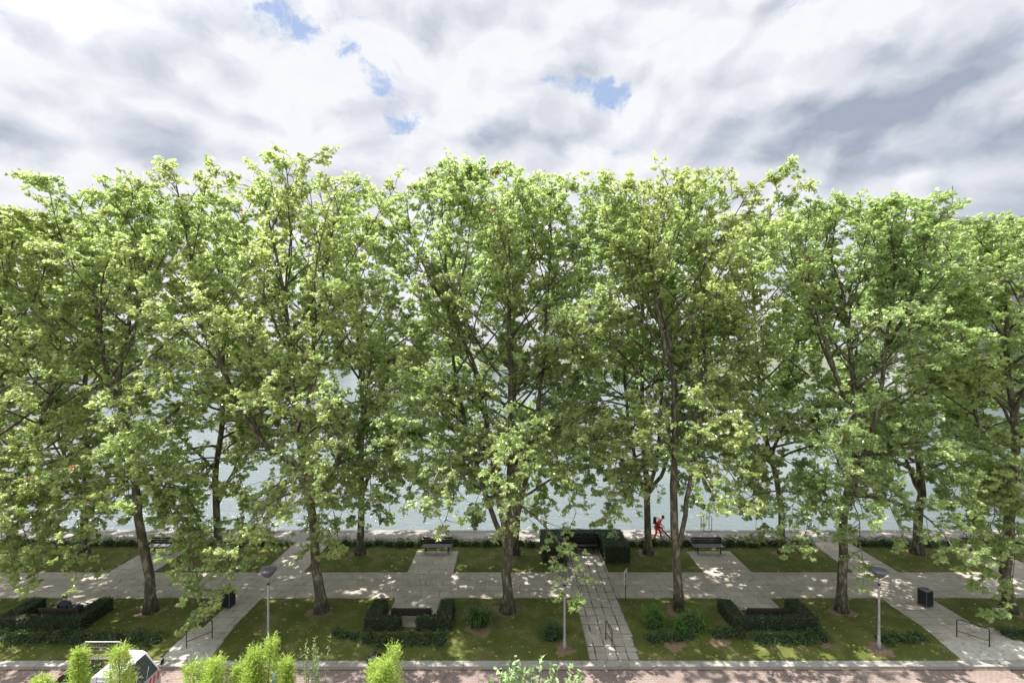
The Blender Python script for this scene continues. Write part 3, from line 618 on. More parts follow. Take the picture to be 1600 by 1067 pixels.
def u_hedge(label, xo0, xo1, y0, y1, h, arm, thick, gap=None, mirror=False):
    root = empty('clipped_hedge', ((xo0 + xo1) / 2, (y0 + y1) / 2, 0), label, 'hedge', 'clipped hedges round the benches'); g = MB(); cx, cy = (xo0 + xo1) / 2, (y0 + y1) / 2
    segs = []
    yb0, yb1 = (y0, y0 + thick) if not mirror else (y1 - thick, y1)
    if gap: segs += [(xo0, gap[0], yb0, yb1), (gap[1], xo1, yb0, yb1)]
    else: segs += [(xo0, xo1, yb0, yb1)]
    ya0, ya1 = (y0 + thick, y1) if not mirror else (y0, y1 - thick)
    segs += [(xo0, xo0 + arm, ya0, ya1), (xo1 - arm, xo1, ya0, ya1)]
    for k, (a, b, c, d) in enumerate(segs): leafy_box(g, a - cx, b - cx, c - cy, d - cy, 0, h * (1 + .02 * ((k * 7) % 3 - 1)))
    g.build('foliage', [M['hedge'], M['soil_dark']], root); return root
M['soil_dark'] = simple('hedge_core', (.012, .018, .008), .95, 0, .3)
u_hedge('clipped U shaped hedge round the bench with the seated person, far left', -23.95, -19.9, 22.3, 24.15, .62, .72, .42)
u_hedge('clipped U shaped hedge with a gap at its back, round the middle bench', -6.85, -2.85, 22.3, 24.05, .62, .70, .42, gap=(-5.15, -4.45))
u_hedge('clipped U shaped hedge round the right road side bench', 10.2, 14.2, 22.3, 24.05, .62, .68, .42)
u_hedge('tall clipped hedge round the dark bench beside the river quay, taller than the others', 1.85, 7.15, 29.15, 32.1, 1.0, 1.5, .8, mirror=True)

def leafy_blob(g, c, r, dens=900, sz=.07, mi=0, core=1, seed=0, hang=.2, tmpl=OVAL_LEAF, upn=.3):
    """lumpy mound with many leaves through its outer third"""
    r_ = np.random.default_rng(seed); n = int(dens * (r[0] * r[1] + r[0] * r[2] + r[1] * r[2])); u = r_.normal(size=(n, 3)); u /= np.linalg.norm(u, axis=1, keepdims=True); u[:, 2] = np.abs(u[:, 2])
    lump = 1 + .13 * np.sin(u[:, 0] * 5 + seed) * np.cos(u[:, 1] * 6 + seed * 2) + .08 * np.sin(u[:, 2] * 9 + u[:, 0] * 7)
    rad = (1 - r_.random(n) ** 2 * .35) * lump
    P_ = u * rad[:, None] * np.array(r) + np.array(c); N_ = u * 1.0 + r_.normal(size=(n, 3)) * .5 + np.array([0, 0, upn]); D_ = u + r_.normal(size=(n, 3)) * .8
    g.leaves(P_, D_, N_, r_.uniform(.6, 1.25, n) * sz, tmpl, mi)
    # dark twiggy core
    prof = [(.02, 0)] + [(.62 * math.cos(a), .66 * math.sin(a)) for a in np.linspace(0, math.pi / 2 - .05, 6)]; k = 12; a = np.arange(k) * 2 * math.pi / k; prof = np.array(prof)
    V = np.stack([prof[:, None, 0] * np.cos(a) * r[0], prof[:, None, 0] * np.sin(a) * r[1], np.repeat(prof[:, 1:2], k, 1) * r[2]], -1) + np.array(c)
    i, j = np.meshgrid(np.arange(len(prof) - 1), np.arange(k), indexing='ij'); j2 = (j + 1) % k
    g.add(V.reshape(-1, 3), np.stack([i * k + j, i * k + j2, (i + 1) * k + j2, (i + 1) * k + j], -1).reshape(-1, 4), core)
def shrub(label, x, y, blobs, m='shrub', name='shrub', cat='shrub', dens=900, sz=.07, group=None, tmpl=OVAL_LEAF):
    root = empty(name, (x, y, gzs(x, y) + .02), label, cat, group); g = MB()
    for k, (ox, oy, rx, ry, rz) in enumerate(blobs): leafy_blob(g, (ox, oy, 0), (rx, ry, rz), dens, sz, 0, 1, int(abs(x * 13)) + k, tmpl=tmpl)
    g.build('foliage', [M[m], M['soil_dark']], root)
    st = MB()
    for k in range(7):
        a = k * .9; st.tube([(0.05 * math.cos(a), .05 * math.sin(a), -.03), (.2 * math.cos(a) * blobs[0][2], .2 * math.sin(a) * blobs[0][3], blobs[0][4] * .4), (.5 * math.cos(a) * blobs[0][2], .5 * math.sin(a) * blobs[0][3], blobs[0][4] * .75)], [.018, .014, .008], 5)
    st.build('stem', M['bark'], root); return root
def row_blobs(x0, x1, n, ry, rz, seed, slope=0.0):
    r_ = np.random.default_rng(seed); cx = (x0 + x1) / 2; w_ = (x1 - x0) / n
    return [(x0 + w_ * (k + .5) - cx, r_.normal(0, .07) + slope * (x0 + w_ * (k + .5) - cx), w_ * .72, ry * r_.uniform(.8, 1.2), rz * r_.uniform(.75, 1.2)) for k in range(n)]
gG = 'low loose shrubs along the road side of the lawns'
shrub('long low dark shrub bank in front of the far left clipped hedge', -19.6, 21.85, row_blobs(-23.5, -15.7, 9, .5, .38, 1), group=gG)
shrub('long low shrub mound in front of the gapped middle hedge', -4.85, 21.75, row_blobs(-6.6, -2.75, 6, .48, .40, 2), group=gG)
shrub('small low shrub left of the long mound, near the middle hedge', -7.6, 22.05, row_blobs(-8.3, -6.9, 3, .3, .26, 3), group=gG)
shrub('low dark shrub mound in front of the right clipped hedge', 12.6, 21.75, row_blobs(10.9, 14.3, 6, .45, .36, 4), group=gG)
shrub('sprawling leafy shrub right of the right lamp post beside the ramp', 17.6, 21.8, row_blobs(16.7, 18.9, 4, .38, .30, 5), group=gG, sz=.09)
shrub('low dark shrub at the right edge below the handrail lawn', 24.2, 22.1, row_blobs(22.9, 26.4, 5, .45, .34, 6), group=gG)
shrub('round dark shrub just left of the centre lamp post', 1.75, 21.95, [(0, 0, .58, .48, .72), (.25, .1, .4, .4, .55)], group='round shrubs on the road side lawns')
shrub('glossy green round shrub, left one of the light green pair', 6.75, 22.9, [(0, 0, .62, .55, .95), (-.2, -.25, .45, .4, .6)], 'shrub_light', group='round shrubs on the road side lawns')
shrub('glossy green round shrub, right and larger one of the light green pair', 8.35, 22.55, [(0, 0, .75, .6, .95), (.3, .15, .5, .45, .75), (-.45, -.1, .45, .4, .6)], 'shrub_light', group='round shrubs on the road side lawns')
shrub('dark ragged shrub in front of the light green pair', 7.2, 21.9, row_blobs(6.0, 8.3, 4, .35, .34, 8), group=gG)
shrub('dark loose shrub between light green pair and right hedge', 9.9, 22.1, row_blobs(9.3, 10.9, 3, .4, .40, 9), group=gG)
# strap leaved clump
def strap_clump(label, x, y, n=260, h=1.0, spread=1.0, m='shrub'):
    root = empty('strap_leaf_clump', (x, y, gzs(x, y)), label, 'plant'); g = MB(); r_ = np.random.default_rng(int(abs(x * 31)))
    a = r_.uniform(0, 6.28, n); s_ = r_.uniform(.3, 1, n) * spread; t = np.linspace(0, 1, 6)
    X = np.cos(a)[:, None] * s_[:, None] * t ** 1.2; Y = np.sin(a)[:, None] * s_[:, None] * t ** 1.2 * .75; Z = h * r_.uniform(.6, 1.1, n)[:, None] * np.sin(t * np.pi * (.45 + .3 * s_[:, None]))
    P_ = np.stack([X, Y, Z], -1) + np.stack([r_.normal(0, .15, n), r_.normal(0, .12, n), 0 * a], 1)[:, None]
    side = np.stack([-np.sin(a), np.cos(a), 0 * a], 1)[:, None] * (np.array([.02, .026, .026, .02, .012, .002])[None, :, None])
    V = np.concatenate([P_ - side, P_ + side], 1).reshape(-1, 3); q = np.arange(5); f = np.stack([q, q + 1, q + 7, q + 6], 1)
    f = (f[None] + (np.arange(n) * 12)[:, None, None]).reshape(-1, 4); g.add(V, f, 0, np.repeat(r_.random(n), 5), np.repeat(r_.random(n), 5))
    g.build('foliage', M[m], root); return root
strap_clump('arching strap leaved clump between the gapped hedge and the tallest tree', -1.55, 22.75, 340, .75, 1.05)
# loose low hedge along the quay
def quay_hedge(label, x0, x1, seed):
    root = empty('low_hedge', ((x0 + x1) / 2, 31.75, 0), label, 'hedge', 'loose low hedges along the quay'); g = MB(); n = max(2, int((x1 - x0) / .7))
    for k, (ox, oy, rx, ry, rz) in enumerate(row_blobs(x0, x1, n, .42, .55, seed)): leafy_blob(g, (ox, oy, 0), (rx, ry, rz), 620, .08, 0, 1, seed * 50 + k)
    g.build('foliage', [M['shrub'], M['soil_dark']], root)
quay_hedge('loose low hedge along the quay at far left, left of the left opening', -34, -14.6, 21)
quay_hedge('loose low hedge along the quay between the left opening and the tall quay hedge', -12.0, 1.6, 22)
quay_hedge('loose low hedge along the quay between the worker in red and the right opening', 7.5, 19.7, 23)
quay_hedge('loose low hedge along the quay right of the right opening', 22.6, 35, 24)

# ------------------------------------------------------------------ benches
def bench(label, x, y, rz, group='dark slatted park benches'):
    root = empty('park_bench', (x, y, gzs(x, y)), label, 'bench', group, rz); Wd = 1.9
    s_ = MB()
    for k in range(4): s_.box((0, -.20 + k * .115, .45), (Wd, .10, .035))
    s_.build('seat', M['darkwood'] if 'pale' not in label else M['seatpale'], root, attrs=False)
    b = MB()
    for k in range(3): b.box((0, .235 + k * .035, .56 + k * .125), (Wd, .03, .105))
    b.build('backrest', M['darkwood'], root, attrs=False)
    for sx in (-1, 1):
        for nm, pts in (('leg', [(sx * .72, -.20, 0), (sx * .72, -.20, .43)]), ('leg', [(sx * .72, .24, 0), (sx * .72, .20, .43)])):
            MB().tube(pts, .03, 6).build(nm, M['iron'], root, attrs=False)
        MB().tube([(sx * .72, .20, .42), (sx * .72, .25, .60), (sx * .72, .33, .88)], .02, 6).tube([(sx * .72, -.22, .425), (sx * .72, .22, .425)], .018, 6).build('bracket', M['iron'], root, attrs=False)
        MB().tube([(sx * .88, -.2, .45), (sx * .88, -.2, .64), (sx * .88, .05, .67), (sx * .88, .25, .66)], .018, 6).build('armrest', M['iron'], root, attrs=False)
    return root
M['seatpale'] = simple('pale_grey_seat', (.20, .19, .20), .4, 0, .2, 15)  # seat slats coloured paler than the backrest
bench('dark park bench with pale seat, partly behind the leaning trunk', -22.15, 30.7, 0)
bench('dark park bench with pale seat, middle of the river side, facing the road', -4.75, 30.7, 0)
bench('dark park bench with pale seat, right of the worker in red', 12.45, 30.7, 0)
bench('dark park bench with pale seat under hanging leaves at the right edge', 29.6, 30.6, 0)
bench('dark park bench inside the tall quay hedge', 4.5, 30.85, 0)
bench('dark bench seen from behind with a person on it', -21.35, 23.05, math.pi)
bench('dark bench seen from behind in the gapped middle hedge', -4.75, 23.05, math.pi)
bench('dark bench seen from behind in the right clipped hedge', 12.0, 23.05, math.pi)

# ------------------------------------------------------------------ street lamps
def lamp(label, x, y, head=.36, h=3.2):
    root = empty('street_lamp', (x, y, gzs(x, y)), label, 'street lamp', 'park lamp posts by the road')
    MB().lathe([(.0, -.05), (.085, -.05), (.085, .35), (.06, .42), (.05, .9), (.042, h - .35), (.03, h - .3), (.03, h), (0, h)]).build('post', M['postgrey'], root, True, attrs=False)
    MB().lathe([(.05, h - .36), (.055, h - .34), (.055, h - .28), (.05, h - .26)]).build('collar', M['iron'], root, True, attrs=False)
    hd = MB().lathe([(.0, h - .02), (.09, h - .02), (.16, h + .05), (head * .9, h + .24), (head, h + .29), (head * 1.01, h + .31)], k=28).build('lamp_shade', M['lampgrey'], root, True, attrs=False)
    MB().lathe([(head * 1.01, h + .31), (head * .99, h + .335), (head * .6, h + .375), (.1, h + .40), (0, h + .40)], k=28).build('lid', M['lampgrey'], root, True, attrs=False)
    return root
lamp('grey lamp post with round bowl head beside the second trunk from the left ramp', -10.72, 21.25)
lamp('pale lamp post with a round bowl head beside the centre steps', 2.3, 21.15)
lamp('pale lamp post with a round bowl head on the lawn beside the right ramp', 16.1, 21.2)

# ------------------------------------------------------------------ sign, rails, bins
root = empty('park_sign', (5.85, 24.9, 0), 'small white notice panel on a thin dark post beside the centre path', 'sign', rz=R(62))
MB().tube([(0, 0, 0), (0, 0, 1.0)], .02, 8).build('post', M['iron'], root, attrs=False)
MB().box((0, 0, 1.28), (.55, .025, .72)).build('panel', M['white'], root, attrs=False)
g = MB()
for sy in (-1, 1):
    g.box((0, sy * .016, 1.36), (.20, .004, .26)); g.box((.0, sy * .016, 1.10), (.34, .004, .03)); g.box((0, sy * .016, 1.04), (.28, .004, .03))
g.build('pictogram', M['black'], root, attrs=False)
def rail(label, p0, p1, dbl=False):
    root = empty('handrail', (p0[0], p0[1], gzs(*p0)), label, 'handrail', 'dark tubular handrails at the road side steps'); dx_, dy_ = p1[0] - p0[0], p1[1] - p0[1]; dz_ = gzs(*p1) - gzs(*p0)
    for q in ((0, 0, 0), (dx_, dy_, dz_)): MB().tube([(q[0], q[1], q[2] - .05), (q[0], q[1], q[2] + .78)], .022, 8).build('post', M['rail'], root, attrs=False)
    MB().tube([(0, 0, .74), (0.02 * dx_, .02 * dy_, .80), (.08 * dx_, .08 * dy_, .83), (.9 * dx_, .9 * dy_, .83 + dz_), (.98 * dx_, .98 * dy_, .80 + dz_), (dx_, dy_, .74 + dz_)], .024, 8).build('top_rail', M['rail'], root, attrs=False)
    MB().tube([(0, 0, .30), (dx_, dy_, .30 + dz_)], .016, 8).build('lower_rail', M['rail'], root, attrs=False)
rail('dark handrail on the left ramp near the parked truck', (-13.62, 21.95), (-14.35, 21.3))
rail('dark handrail in the middle of the centre steps', (4.25, 21.9), (4.42, 21.35))
rail('dark handrail on the right ramp at the right edge', (20.25, 22.0), (21.1, 21.35))
def litter_bin(label, x, y, rz):
    root = empty('litter_bin', (x, y, 0), label, 'litter bin', 'black slatted litter bins', rz); root.scale = (.80, .80, .96)
    b = MB(); b.box((0, 0, .44), (.46, .46, .74)); b.build('liner', M['black'], root, attrs=False)
    s_ = MB()
    for k in range(6):
        o = -.235 + k * .094
        for a in (0, 1, 2, 3):
            ca, sa = math.cos(a * math.pi / 2), math.sin(a * math.pi / 2); px_, py_ = o, -.262; s_.box((px_ * ca - py_ * sa, px_ * sa + py_ * ca, .43), (.07, .03, .80), 0, a * math.pi / 2)
    s_.build('slat_casing', M['binwood'], root, attrs=False)
    f = MB()
    for zz in (.05, .84):
        f.tube([(-.27, -.27, zz), (.27, -.27, zz), (.27, .27, zz), (-.27, .27, zz), (-.27, -.27, zz)], .018, 6)
    for sx in (-.27, .27):
        for sy in (-.27, .27): f.tube([(sx, sy, .03), (sx, sy, .86)], .02, 6)
    f.build('frame', M['lampgrey'], root, attrs=False)
    MB().lathe([(.27, .84), (.25, .90), (.17, .91), (.16, .86), (.0, .84)], k=4 * 5).build('lid', M['lampgrey'], root, True, attrs=False)
    for k in range(4): MB().box((.2 * (1 if k & 1 else -1), .2 * (1 if k & 2 else -1), .03), (.05, .05, .08)).build('foot', M['iron'], root, attrs=False)
litter_bin('black slatted litter bin on the paving between right path and rightmost lawn', 21.0, 24.55, R(14))
litter_bin('black slatted litter bin half hidden by hanging leaves beside the left path', -14.35, 24.45, R(-8))

# ------------------------------------------------------------------ quay furniture
root = empty('quay_ladder', (gx(1105, 34.2), 34.15, 0), 'dark grab rails of a river ladder at the quay edge behind the bench', 'ladder')
for sx in (-.28, .28): MB().tube([(sx, -.05, -.05), (sx, -.05, .9), (sx, .0, 1.0), (sx, .35, 1.0), (sx, .42, .9), (sx, .42, -2.2)], .022, 8).build('grab_rail', M['iron'], root, attrs=False)
g = MB()
for k in range(8): g.tube([(-.28, .42, -.25 - k * .28), (.28, .42, -.25 - k * .28)], .015, 6)
g.build('rungs', M['iron'], root, attrs=False); MB().box((0, .1, .05), (.5, .3, .03)).build('step_plate', M['galv'], root, attrs=False)
root = empty('quay_railing', (gx(1255, 34.2), 34.1, 0), 'thin barred metal railing at the quay edge beside the slim leaning tree', 'railing')
MB().tube([(-1.05, 0, 1.0), (1.05, 0, 1.0)], .02, 6).build('top_rail', M['galv'], root, attrs=False); MB().tube([(-1.05, 0, .12), (1.05, 0, .12)], .015, 6).build('bottom_rail', M['galv'], root, attrs=False)
for sx in (-1.05, 0, 1.05): MB().tube([(sx, 0, 0), (sx, 0, 1.0)], .022, 6).build('post', M['galv'], root, attrs=False)
g = MB()
for k in range(17):
    if k % 8: g.tube([(-1.05 + k * .13125, 0, .12), (-1.05 + k * .13125, 0, 1.0)], .009, 5)
g.build('bars', M['galv'], root, attrs=False)
# ------------------------------------------------------------------ rubbish bag on the kerb
root = empty('rubbish_bag', (gx(585, 20.35), 20.45, -.2), 'black tied rubbish bag lying on the kerb behind the lime green plants', 'rubbish bag'); g = MB(); r_ = np.random.default_rng(4)
V = []; k = 16
for i, (rr, zz) in enumerate([(.0, .0), (.24, .0), (.31, .10), (.30, .2), (.22, .30), (.08, .36), (.05, .40), (.10, .46), (.0, .44)]):
    for j in range(k): a = j * 2 * math.pi / k; q = rr * (1 + .12 * math.sin(a * 3 + i) + r_.normal(0, .03)); V.append((q * math.cos(a) * 1.15, q * math.sin(a) * .85, zz + r_.normal(0, .008)))
i, j = np.meshgrid(np.arange(8), np.arange(k), indexing='ij'); j2 = (j + 1) % k
g.add(V, np.stack([i * k + j, i * k + j2, (i + 1) * k + j2, (i + 1) * k + j], -1).reshape(-1, 4)); g.build('bag_body', M['bagfilm'], root, True, attrs=False)

# ------------------------------------------------------------------ people
def skinned(name, nodes, edges, m, parent, sub=1):
    """nodes: {key:(x,y,z,r)}; a Skin modifier grows one closed surface"""
    keys = list(nodes); me = bpy.data.meshes.new(name); me.from_pydata([nodes[k][:3] for k in keys], [(keys.index(a), keys.index(b)) for a, b in edges], [])
    o = bpy.data.objects.new(name, me); COL.objects.link(o)
    md = o.modifiers.new('s', 'SKIN'); md.use_smooth_shade = True
    if not me.skin_vertices: me.skin_vertices.new() if hasattr(me.skin_vertices, 'new') else None
    sv = me.skin_vertices[0].data
    for i_, k in enumerate(keys): sv[i_].radius = (nodes[k][3], nodes[k][4] if len(nodes[k]) > 4 else nodes[k][3]); sv[i_].use_root = (i_ == 0)
    ms = o.modifiers.new('u', 'SUBSURF'); ms.levels = ms.render_levels = sub
    dg = bpy.context.evaluated_depsgraph_get(); dg.update(); nm = bpy.data.meshes.new_from_object(o.evaluated_get(dg))
    bpy.data.objects.remove(o); nm.name = name; nm.materials.clear(); nm.materials.append(m)
    return link(name, nm, parent)
def person(label, loc, rz, J, top_m, leg_m, group=None, cap=None, sleeves=True):
    """J joints in metres, facing +X"""
    root = empty('person', loc, label, 'person', group, rz)
    n = {'pelvis': (*J['pelvis'], .09), 'waist': (*J['waist'], .08, .07), 'chest': (*J['chest'], .09, .08), 'neck': (*J['neck'], .05), 'head': (*J['head'], .085, .075), 'crown': (*J['crown'], .07)}
    e = [('pelvis', 'waist'), ('waist', 'chest'), ('chest', 'neck'), ('neck', 'head'), ('head', 'crown')]
    for s_ in 'LR':
        n['sh' + s_] = (*J['sh' + s_], .055); n['el' + s_] = (*J['el' + s_], .04); n['wr' + s_] = (*J['wr' + s_], .028)
        n['hp' + s_] = (*J['hp' + s_], .085); n['kn' + s_] = (*J['kn' + s_], .055); n['an' + s_] = (*J['an' + s_], .036); n['to' + s_] = (*J['to' + s_], .03)
        e += [('chest', 'sh' + s_), ('sh' + s_, 'el' + s_), ('el' + s_, 'wr' + s_), ('pelvis', 'hp' + s_), ('hp' + s_, 'kn' + s_), ('kn' + s_, 'an' + s_), ('an' + s_, 'to' + s_)]
        # hand: palm and five separate curled fingers
        w_ = np.array(J['wr' + s_]); d = w_ - np.array(J['el' + s_]); d /= np.linalg.norm(d); sd_ = np.cross(d, [0, 0, 1.]) ; sd_ = sd_ / (np.linalg.norm(sd_) + 1e-6); pn = np.cross(sd_, d)
        pal = w_ + d * .06; n['pa' + s_] = (*pal, .030, .018); e.append(('wr' + s_, 'pa' + s_))
        for q, (off, ln) in enumerate(((-.03, .065), (-.01, .075), (.01, .07), (.03, .055))):
            a = pal + sd_ * off + d * .03; b = a + d * ln * .5 - pn * .008; c = b + d * ln * .35 - pn * .03
            n[f'f{q}a{s_}'] = (*a, .009); n[f'f{q}b{s_}'] = (*b, .0085); n[f'f{q}c{s_}'] = (*c, .007); e += [('pa' + s_, f'f{q}a{s_}'), (f'f{q}a{s_}', f'f{q}b{s_}'), (f'f{q}b{s_}', f'f{q}c{s_}')]
        a = w_ + d * .02 + sd_ * -.03; b = a + d * .035 - sd_ * .02; n['ta' + s_] = (*a, .011); n['tb' + s_] = (*b, .009); e += [('wr' + s_, 'ta' + s_), ('ta' + s_, 'tb' + s_)]
    body = skinned('body', n, e, M['skin'], root, 2)
    # clothing over the body
    n2 = {'waist': (*J['waist'], .125, .105), 'pelvis': (*J['pelvis'], .125), 'chest': (*J['chest'], .165, .14), 'neck': (*J['neck'], .065)}
    e2 = [('waist', 'pelvis'), ('waist', 'chest'), ('chest', 'neck')]
    for s_ in 'LR':
        n2['sh' + s_] = (*J['sh' + s_], .075); n2['el' + s_] = (*J['el' + s_], .056); w_ = np.array(J['el' + s_]) * .12 + np.array(J['wr' + s_]) * .88; n2['wr' + s_] = (*w_, .042); e2 += [('chest', 'sh' + s_), ('sh' + s_, 'el' + s_), ('el' + s_, 'wr' + s_)]
    skinned('jacket', n2, e2, M[top_m], root, 2)
    n3 = {'pelvis': (*J['pelvis'], .13)}; e3 = []
    for s_ in 'LR':
        n3['hp' + s_] = (*J['hp' + s_], .105); n3['kn' + s_] = (*J['kn' + s_], .078); a_ = np.array(J['kn' + s_]) * .08 + np.array(J['an' + s_]) * .92; n3['an' + s_] = (*a_, .065); e3 += [('pelvis', 'hp' + s_), ('hp' + s_, 'kn' + s_), ('kn' + s_, 'an' + s_)]
    skinned('trousers', n3, e3, M[leg_m], root, 2)
    for s_ in 'LR':
        a_, t_ = np.array(J['an' + s_]), np.array(J['to' + s_]); hl = a_ - (t_ - a_) * .3; skinned('shoe', {'m': (*((a_ + t_) / 2 - np.array([0, 0, .01])), .045), 'h': (*(hl * [1, 1, 0] + [0, 0, t_[2]]), .04), 't': (*t_, .038)}, [('m', 'h'), ('m', 't')], M['black'], root, 2)
    h = np.array(J['head']); c = np.array(J['crown']); up = (c - h) / np.linalg.norm(c - h); fw = np.array(J.get('face', (1, 0, 0)), float); fw /= np.linalg.norm(fw)
    hd = MB(); k = 14
    ctr = (h + c) / 2 + up * .02
    for s__ in (0,):
        A, Bx, V = np.linspace(0, math.pi * .62, 7), np.arange(k) * 2 * math.pi / k, []
        sx = np.cross(up, fw)
        for a in A:
            for b in Bx: V.append(ctr - fw * .018 + (up * math.cos(a) * .125 + fw * math.sin(a) * math.cos(b) * .105 + sx * math.sin(a) * math.sin(b) * .092))
        i_, j_ = np.meshgrid(np.arange(6), np.arange(k), indexing='ij'); jj = (j_ + 1) % k; hd.add(V, np.stack([i_ * k + j_, (i_ + 1) * k + j_, (i_ + 1) * k + jj, i_ * k + jj], -1).reshape(-1, 4))
    hd.build('cap' if cap else 'hair', M[cap or 'hair'], root, True, attrs=False)
    sx = np.cross(up, fw); fc = h + up * .03 + fw * .085
    MB().tube([fc + up * .01, fc + fw * .02 - up * .02], [.008, .014], 6).build('nose', M['skin'], root, True, attrs=False)
    for q in (-1, 1): MB().box(tuple(fc + sx * q * .03 + up * .015), (.012, .012, .010)).build('eye', M['black'], root, attrs=False)
    MB().box(tuple(fc - up * .05 + fw * -.004), (.012, .04, .008)).build('mouth', M['red'], root, attrs=False)
    for q in (-1, 1): MB().tube([h + sx * q * .085 + up * .03, h + sx * q * .092 - up * .015], [.016, .012], 6).build('ear', M['skin'], root, True, attrs=False)
    return root
# worker with a leaf blower, bent forward, facing right and a little towards the path
J = dict(pelvis=(-.06, 0, .88), waist=(.0, 0, 1.02), chest=(.16, 0, 1.24), neck=(.28, 0, 1.40), head=(.36, 0, 1.48), crown=(.40, 0, 1.60), face=(.9, 0, -.45),
         shL=(.17, .19, 1.28), elL=(.14, .25, 1.02), wrL=(.34, .18, .90), shR=(.17, -.19, 1.28), elR=(.16, -.27, 1.00), wrR=(.38, -.20, .90),
         hpL=(-.05, .10, .84), knL=(.20, .12, .50), anL=(.22, .13, .09), toL=(.38, .14, .04), hpR=(-.07, -.10, .84), knR=(-.04, -.12, .48), anR=(-.22, -.13, .09), toR=(-.07, -.14, .04))
wk = person('worker in red high visibility clothes and dark cap bent over on the quay', (gx(1027, 32.75), 32.75, .004), R(-24), J, 'hivis', 'hivis', cap='black')
g = MB(); g.box((-.16, 0, 1.28), (.20, .30, .42), 0, 0, .85); skb = empty('leaf_blower', wk.location, 'black backpack leaf blower with long tube, carried by the worker in red', 'leaf blower', rz=R(-24))
g.build('backpack_unit', M['black'], skb, attrs=False)
MB().tube([(-.14, -.17, 1.10), (.05, -.30, .98), (.30, -.27, .88), (.55, -.24, .62), (.85, -.22, .30), (1.0, -.21, .14)], [.045, .045, .042, .042, .045, .055], 10).build('blower_tube', M['black'], skb, True, attrs=False)
MB().tube([(.36, -.24, .86), (.36, -.20, .97), (.42, -.20, 1.0)], .014, 6).build('handle', M['black'], skb, attrs=False)
for sy in (-.1, .1): MB().tube([(-.08, sy, 1.46), (.10, sy * 1.25, 1.40), (.27, sy * 1.2, 1.24), (.16, sy * 1.6, 1.08), (-.08, sy * 1.2, 1.10)], .016, 6).build('strap', M['black'], skb, attrs=False)
# person on the far left bench, slouched sideways, seen from behind
J = dict(pelvis=(-.02, 0, .55), waist=(-.03, 0, .70), chest=(-.02, .03, .93), neck=(.02, .05, 1.10), head=(.05, .06, 1.17), crown=(.07, .07, 1.29), face=(1, .1, -.2),
         shL=(-.02, .22, .98), elL=(-.02, .38, .78), wrL=(.16, .30, .68), shR=(-.02, -.16, .98), elR=(-.06, -.36, .84), wrR=(-.02, -.58, .92),
         hpL=(.06, .10, .52), knL=(.48, .14, .50), anL=(.50, .15, .09), toL=(.64, .16, .04), hpR=(.06, -.10, .52), knR=(.46, -.12, .50), anR=(.44, -.13, .09), toR=(.58, -.14, .04))
person('person in dark clothes sitting on the far left bench, back to the road', (gx(103, 23.05), 23.02, 0), R(90), J, 'navy', 'navy')
root = empty('rucksack', (gx(124, 23.05), 23.05, .47), 'dark rucksack standing on the bench beside the seated person', 'bag')
MB().box((0, 0, .19), (.30, .20, .38), 0, 0, .8).build('bag_body', M['navy'], root, attrs=False); MB().box((0, -.12, .12), (.22, .06, .20), 0, 0, .85).build('pocket', M['black'], root, attrs=False)
MB().tube([(-.05, 0, .37), (0, 0, .43), (.05, 0, .37)], .01, 6).build('handle', M['black'], root, attrs=False)
# pedestrian on the road behind the balcony plants
J = dict(pelvis=(0, 0, .93), waist=(0, 0, 1.06), chest=(.01, 0, 1.30), neck=(.02, 0, 1.46), head=(.05, 0, 1.56), crown=(.05, 0, 1.69), face=(1, 0, -.1),
         shL=(.01, .19, 1.36), elL=(-.08, .24, 1.10), wrL=(.05, .22, .88), shR=(.01, -.19, 1.36), elR=(.02, -.24, 1.09), wrR=(.2, -.20, .93),
         hpL=(0, .10, .88), knL=(.18, .10, .50), anL=(.20, .10, .09), toL=(.36, .10, .04), hpR=(0, -.10, .88), knR=(-.03, -.10, .48), anR=(-.24, -.10, .12), toR=(-.12, -.10, .04))
person('pedestrian in a blue top walking on the red road, mostly behind lime plants', (gx(431, 18.0), 18.0, -.33), R(185), J, 'blue', 'navy')

# ------------------------------------------------------------------ small municipal truck
TX, TY, TZ = -15.78, 17.95, -.33
truck = empty('utility_truck', (TX, TY, TZ), 'small white open truck with hazard stripes and green waste, parked at the left kerb', 'truck')
truck.scale = (1, 1, .94)
def prism(g, prof, y0, y1, mi=0):
    n = len(prof); v = [(x, y0, z) for x, z in prof] + [(x, y1, z) for x, z in prof]; base = g.n
    g.add(v, [(i, (i + 1) % n, n + (i + 1) % n, n + i) for i in range(n)], mi)
    for idx in (list(range(n))[::-1], [n + i for i in range(n)]):
        g.loops.append(np.array(idx) + base); g.cnt.append(np.array([n])); g.mi.append(np.array([mi])); g.lv.append(np.array([.5])); g.tv.append(np.array([.5]))
cab = [(.75, .35), (2.12, .35), (2.20, .45), (2.20, .80), (2.14, 1.15), (1.66, 1.83), (1.50, 1.92), (.95, 1.94), (.78, 1.88)]
g = MB(); prism(g, cab, -.76, .76); o = g.build('cab', M['white'], truck, attrs=False)
bv = o.modifiers.new('b', 'BEVEL'); bv.width = .035; bv.segments = 3
